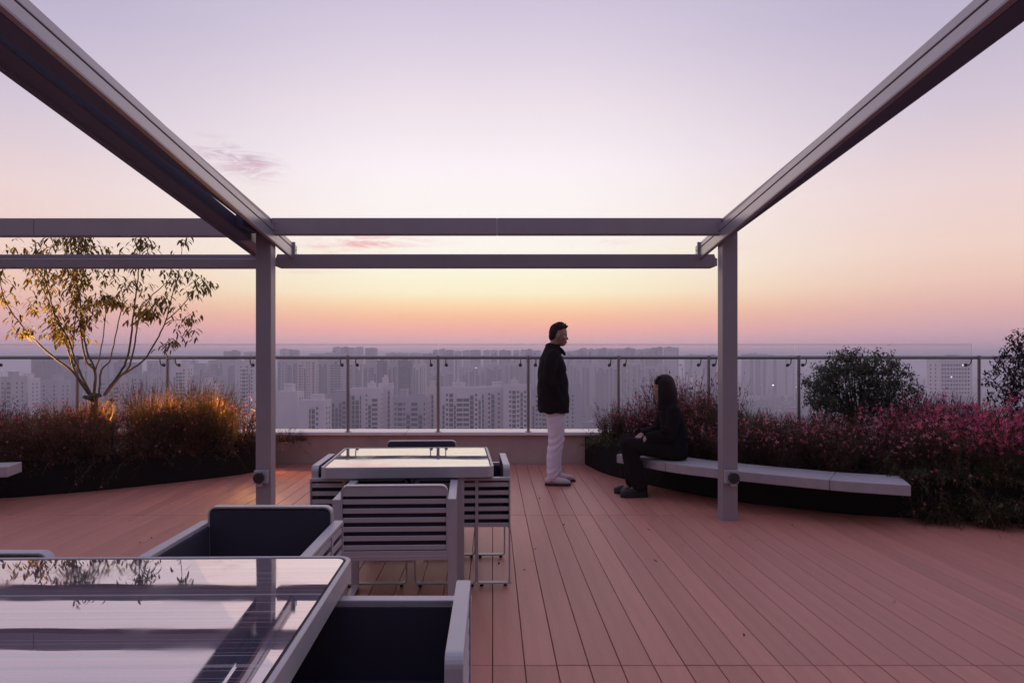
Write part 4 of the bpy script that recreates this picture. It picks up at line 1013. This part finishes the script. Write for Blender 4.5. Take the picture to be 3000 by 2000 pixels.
def hand(b, w, d, n, s=1.0, curl=.5, side=1):
    """palm and five fingers from wrist w along d, palm normal n"""
    d = Vector(d).normalized(); n = Vector(n); n = (n - d * n.dot(d)).normalized(); k = d.cross(n) * side
    w = Vector(w)
    b.cap(w, w + d * .03 * s, .024 * s, .026 * s)
    for i, (o_, L, r_) in enumerate(((-.030, .070, .0085), (-.010, .080, .009), (.010, .075, .0085), (.029, .060, .0075))):
        a = w + d * .025 * s + k * o_ * .7 * s; kn = w + d * .085 * s + k * o_ * s
        b.cap(a, kn, .015 * s, .012 * s, 8)
        c1 = curl * .6; dd = (d * math.cos(c1) + n * math.sin(c1)); p1 = kn + dd * L * .45 * s
        c2 = curl * 1.3; dd = (d * math.cos(c2) + n * math.sin(c2)); p2 = p1 + dd * L * .33 * s
        c3 = curl * 1.9; dd = (d * math.cos(c3) + n * math.sin(c3)); p3 = p2 + dd * L * .25 * s
        b.chain([kn, p1, p2, p3], [r_ * 1.1 * s, r_ * s, r_ * .92 * s, r_ * .75 * s], 8)
    t0 = w + d * .02 * s - k * .024 * s; t1 = w + d * .052 * s - k * .048 * s + n * .012 * s; t2 = t1 + (d * .9 - k * .25 + n * .3).normalized() * .034 * s; t3 = t2 + (d * 1.0 + n * .3 + k * .1).normalized() * .024 * s
    b.chain([t0, t1, t2, t3], [.015 * s, .0115 * s, .0105 * s, .008 * s], 8)

# --- standing man, facing +x, in profile
man = empty('person', (.668, 7.52, 0), label='man standing in black jacket, pale trousers and pale shoes, facing the seated woman', cat='person')
B = MB()
hc = (.060, 0, 1.632)
Pm, rotm = head(B, hc, (1, -.10, 0), 1.03, .10)
B.chain([(.035, 0, 1.60), (.012, 0, 1.52), (-.015, 0, 1.44)], [.056, .056, .07])
B.loft([((.0, 0, .92), .10, .155), ((.0, 0, 1.0), .098, .15), ((.0, 0, 1.15), .10, .15), ((-.005, 0, 1.3), .115, .175), ((-.015, 0, 1.40), .10, .185), ((-.015, 0, 1.455), .07, .13)], 20)
hipL, hipR = Vector((0, .085, .92)), Vector((0, -.085, .92))
footR, footL = Vector((-.01, -.10, .075)), Vector((.05, .12, .075))       # right foot is nearer the camera
kR, kL = Vector((.012, -.095, .49)), Vector((.055, .105, .49))
for h_, k_, f_ in ((hipL, kL, footL), (hipR, kR, footR)):
    B.chain([h_, k_, f_], [.085, .056, .042]); B.chain([f_ + Vector((-.02, 0, -.03)), f_ + Vector((.15, 0, -.045))], [.04, .03])
shR, shL = Vector((-.02, -.19, 1.405)), Vector((-.02, .19, 1.405))
elR, elL = Vector((-.075, -.245, 1.13)), Vector((-.07, .245, 1.13))
wrR, wrL = Vector((.045, -.185, .955)), Vector((.05, .18, .96))
for s_, e_, w_, sd in ((shR, elR, wrR, 1), (shL, elL, wrL, -1)):
    B.chain([s_, e_, w_], [.052, .042, .028]); hand(B, w_, (.38, .42 * sd, -.75), (0, sd, .2), .95, .5, sd)
body = remesh('body', B, .0058, M_skin, man, 3)
E_ = MB()
for sg in (-1, 1): E_.ball(Pm(.066, sg * .030, .003), .0115, 10, 8)
E_.build('eyes', M_eye, man, smooth=True)
H = MB(); rn = random.Random(3)
H.ball(Pm(-.016, 0, .058), (.090, .078, .074), 16, 12, rotm)
H.ball(Pm(-.036, 0, .030), (.074, .0815, .072), 16, 12, rotm)
H.ball(Pm(-.058, 0, -.012), (.050, .070, .062), 14, 10, rotm)
H.ball(Pm(.020, 0, .098), (.066, .062, .036), 14, 10, rotm)
for k in range(70):       # short swept tufts, longer on the crown
    a = rn.uniform(-2.9, 2.9); e = rn.uniform(.35, 1.5); d = Vector((math.cos(a) * math.cos(e), math.sin(a) * math.cos(e), math.sin(e)))
    p = Pm(-.012 + d.x * .085, d.y * .070, .055 + d.z * .072)
    H.cap(p, p + (rotm @ Vector((.022 + rn.gauss(0, .006), rn.gauss(0, .008), .014 + rn.gauss(0, .005)))) * rn.uniform(.6, 1.1), .012, .006, 6)
for k in range(12):
    p = Pm(.058 + rn.uniform(-.01, .01), rn.uniform(-.05, .05), .098); H.cap(p, p + rotm @ Vector((.020, rn.gauss(0, .005), .010)), .014, .008, 6)
remesh('hair', H, .005, mat('short_dark_hair', (.026, .018, .017), .75, bump=.8, bscale=120, spec=.2), man, 1)
# jacket
J = MB()
J.loft([((.004, 0, .79), .166, .222), ((.004, 0, .80), .172, .228), ((.0, 0, .95), .172, .230), ((-.006, 0, 1.12), .166, .228), ((-.012, 0, 1.28), .152, .225), ((-.020, 0, 1.38), .125, .215), ((-.020, 0, 1.44), .098, .165), ((-.010, 0, 1.50), .082, .10), ((.004, 0, 1.535), .078, .082)], 28, 2.5)
for s_, e_, w_, sd in ((shR, elR, wrR, 1), (shL, elL, wrL, -1)):
    J.chain([s_, (s_ + e_) * .5 + Vector((-.012, -.012 * sd, 0)), e_, (e_ + w_) * .5 + Vector((0, -.01 * sd, 0)), w_], [.074, .072, .067, .060, .053])
    for k in range(4):      # creases at the elbow
        p = e_ + Vector((.02 + .02 * k, -.035 * sd, -.03 * k + .05)); J.cap(p + Vector((-.05, 0, -.015)), p + Vector((.05, 0, .02)), .016, .012, 8)
J.chain([(.02, -.232, .84), (.07, -.226, .90), (.115, -.205, .97)], [.014, .018, .014], 8)
# collar: stands at the back, points at the front
for sd in (-1, 1):
    J.chain([(-.072, 0, 1.525), (-.045, sd * .058, 1.535), (.02, sd * .072, 1.52), (.085, sd * .055, 1.475), (.125, sd * .03, 1.425)], [.017, .018, .018, .02, .017], 8)
jk = remesh('jacket', J, .0085, M_jacket, man, 4)
bm = bmesh.new(); bm.from_mesh(jk.data)
for v in bm.verts:       # loose hem and soft cloth folds
    z = v.co.z
    if z < .86: v.co.z += .006 * math.sin(v.co.x * 42 + 1) * math.sin(v.co.y * 23) * (1 - (z - .78) / .08)
    n_ = v.normal; f_ = .0045 * math.sin(z * 34 + v.co.x * 19 + math.sin(v.co.y * 17) * 2) * min(1, max(0, (1.42 - z) / .15)); v.co += n_ * f_
bm.to_mesh(jk.data); bm.free()
b = MB(); b.prism(rrect(.024, .030, .008, cx=0, cy=0), 0, .003, 'x'); em = b.build('chest_emblem', M_trous, jk, fixn=True); em.location = (.138, -.112, 1.232); em.rotation_euler.z = R(-42)
b = MB(); b.chain([(.100, .0, 1.395), (.134, 0, 1.28), (.154, 0, 1.12), (.166, 0, .95), (.168, 0, .81)], [.006] * 5, 8); b.build('zip', M_sole, jk, smooth=True)
# trousers
Tm = MB()
Tm.loft([((.012, 0, .76), .122, .17), ((.008, 0, .82), .124, .172), ((.0, 0, .90), .122, .17), ((.0, 0, .98), .11, .16)], 24, 2.3)
for h_, k_, f_, o_ in ((hipL, kL, footL, .012), (hipR, kR, footR, 0)):
    ank = f_ + Vector((-.008, 0, .035))
    Tm.chain([h_ + Vector((.012, 0, -.05)), (h_ + k_) * .5 + Vector((.014, 0, 0)), k_ + Vector((.004, 0, 0)), (k_ + ank) * .5 + Vector((-.012, 0, 0)), ank], [.112, .101, .076, .068, .058], 16)
    for q in range(2): Tm.ball(ank + Vector((.004, 0, .012 + .035 * q)), (.063 - .003 * q, .061, .013), 14, 8)
tr = remesh('trousers', Tm, .0085, M_trous, man, 4)
bm = bmesh.new(); bm.from_mesh(tr.data)
for v in bm.verts:
    z = v.co.z; k = math.exp(-((z - .45) / .10) ** 2) + .8 * math.exp(-((z - .15) / .07) ** 2) + .7 * math.exp(-((z - .78) / .10) ** 2); v.co += v.normal * .0048 * k * math.sin(z * 78 - v.co.x * 42 + math.sin(v.co.y * 25) * 2)
bm.to_mesh(tr.data); bm.free()
b = MB(); b.cap((.095, -.125, .80), (.090, -.132, .70), .006, .005, 6); b.build('pocket_edge', M_sole, tr, smooth=True)
def shoe(o_, f_, up, sole, parent, L=.27, hgt=.085, high=0):
    r_ = MB()
    r_.chain([(-.05, 0, .055), (.0, 0, .062), (.06, 0, .052), (.13, 0, .044), (.165, 0, .038)], [.038, .042, .040, .034, .025], 14)
    if high: r_.chain([(-.035, 0, .06), (-.03, 0, .12), (-.028, 0, .06 + high)], [.05, .052, .055], 14)
    sh = remesh('shoe' if not high else 'boot', r_, .007, up, parent, 4); sh.location = o_; sh.rotation_euler.z = f_
    s2 = MB(); poly = [(x * L / .27, y) for x, y in ((-.092, 0), (-.085, .030), (-.04, .042), (.03, .044), (.10, .050), (.16, .042), (.192, .016), (.192, -.016), (.16, -.042), (.10, -.046), (.03, -.040), (-.04, -.040), (-.085, -.030))]
    s2.prism(poly, 0, .024 if not high else .038); so = s2.build('sole', sole, sh, fixn=True, bevel=.005)
    return sh
shoe((footR.x, footR.y, .0), -.08, M_shoe, M_sole, man); shoe((footL.x + .02, footL.y, .0), .10, M_shoe, M_sole, man)

# --- seated woman, facing -x
wom = empty('person', (1.785, 6.88, 0), label='woman with long dark hair in black clothes and boots sitting on the stone bench', cat='person')
B = MB()
hcw = (-.062, 0, 1.062)
Pw, rotw = head(B, hcw, (-1, .12, 0), .96, 0.06, True)
B.chain([(-.045, 0, 1.03), (-.028, 0, .965), (-.01, 0, .90)], [.047, .046, .055])
B.loft([((.02, 0, .375), .12, .165), ((.03, 0, .45), .115, .17), ((.035, 0, .58), .09, .135), ((.02, 0, .72), .095, .145), ((-.005, 0, .83), .088, .155), ((-.012, 0, .895), .06, .11)], 20)
hL, hR = Vector((0, -.085, .455)), Vector((0, .085, .455))     # left side is nearer the camera
kL_, kR_ = Vector((-.425, -.075, .505)), Vector((-.40, .09, .52))
fL_, fR_ = Vector((-.31, -.07, .09)), Vector((-.335, .10, .09))
for h_, k_, f_ in ((hL, kL_, fL_), (hR, kR_, fR_)):
    B.chain([h_, k_, f_], [.085, .056, .042]); B.chain([f_, f_ + Vector((-.12, 0, -.05))], [.04, .028])
sL, sR = Vector((-.005, -.165, .835)), Vector((-.005, .165, .835))
eL, eR = Vector((-.06, -.21, .615)), Vector((-.07, .20, .62))
wL, wR = Vector((-.235, -.10, .585)), Vector((-.26, .02, .60))
for s_, e_, w_, sd in ((sL, eL, wL, 1), (sR, eR, wR, -1)):
    B.chain([s_, e_, w_], [.044, .036, .024])
hand(B, wL, (-.72, .25, -.62), (-.5, .2, -.8), .95, .45, -1); hand(B, wR, (-.6, -.55, -.35), (-.3, -.3, -.9), .95, .45, 1)
remesh('body', B, .0058, M_skin, wom, 3)
E_ = MB()
for sg in (-1, 1): E_.ball(Pw(.066, sg * .030, .003), .011, 10, 8)
E_.build('eyes', M_eye, wom, smooth=True)
H = MB(); rn = random.Random(9)
H.ball(Pw(-.016, 0, .044), (.096, .083, .084), 16, 12, rotw)
for k in range(60):
    a = rn.uniform(.72, 2 * math.pi - .72)
    p0 = Pw(-.018 + math.cos(a) * .080, math.sin(a) * .074, .055); p1 = Pw(-.022 + math.cos(a) * .094, math.sin(a) * .086, -.04)
    back_ = max(0, -math.cos(a))
    p2 = Vector((p1.x + .002 + .006 * back_, p1.y * 1.0, .94)); p3 = Vector((p1.x + .004 + .016 * back_ + rn.gauss(0, .004), p1.y * .95 + rn.gauss(0, .004), .812 + rn.uniform(-.015, .02) + .035 * (1 - back_)))
    H.chain([p0, p1, p2, p3], [.017, .018, .017, .009], 7)
for k in range(12):    # fringe
    y = -.046 + .092 * k / 11; H.chain([Pw(.040, y, .108), Pw(.074, y * 1.1, .072), Pw(.082, y * 1.12, .036)], [.013, .010, .006], 7)
remesh('hair', H, .006, M_hair, wom, 2)
J = MB()
J.loft([((.03, 0, .40), .135, .19), ((.035, 0, .46), .132, .19), ((.04, 0, .60), .118, .172), ((.03, 0, .72), .114, .172), ((.005, 0, .82), .106, .178), ((-.008, 0, .875), .085, .145), ((-.018, 0, .915), .06, .075)], 26, 2.3)
for s_, e_, w_, sd in ((sL, eL, wL, 1), (sR, eR, wR, -1)):
    J.chain([s_, (s_ + e_) * .5 + Vector((.012, -.01 * sd, 0)), e_, (e_ + w_) * .5, w_ + (e_ - w_).normalized() * .02], [.066, .064, .060, .054, .046])
    for k in range(3):
        p = e_ + Vector((-.02 - .025 * k, -.03 * sd, .05 - .03 * k)); J.cap(p + Vector((.045, 0, -.02)), p + Vector((-.04, 0, .025)), .015, .012, 8)
jw = remesh('jumper', J, .008, M_wcloth, wom, 4)
Tm = MB()
Tm.loft([((.02, 0, .369), .14, .175), ((.02, 0, .40), .148, .182), ((.015, 0, .46), .14, .178), ((.015, 0, .54), .12, .165)], 24, 2.3)
for h_, k_, f_ in ((hL, kL_, fL_), (hR, kR_, fR_)):
    Tm.chain([h_ + Vector((0, 0, .005)), (h_ + k_) * .5 + Vector((0, 0, -.004)), k_, (k_ + f_) * .5 + Vector((.012, 0, 0)), f_ + Vector((0, 0, .03))], [.094, .088, .076, .078, .080], 16)
remesh('trousers', Tm, .0085, M_wtrous, wom, 4)
for f_, a_ in ((fL_, math.pi + .12), (fR_, math.pi - .08)): shoe((f_.x - .005, f_.y, 0.0), a_, M_boot, M_boot, wom, L=.26, high=.16)
wom.scale = (1.03, 1.0, 1.03)
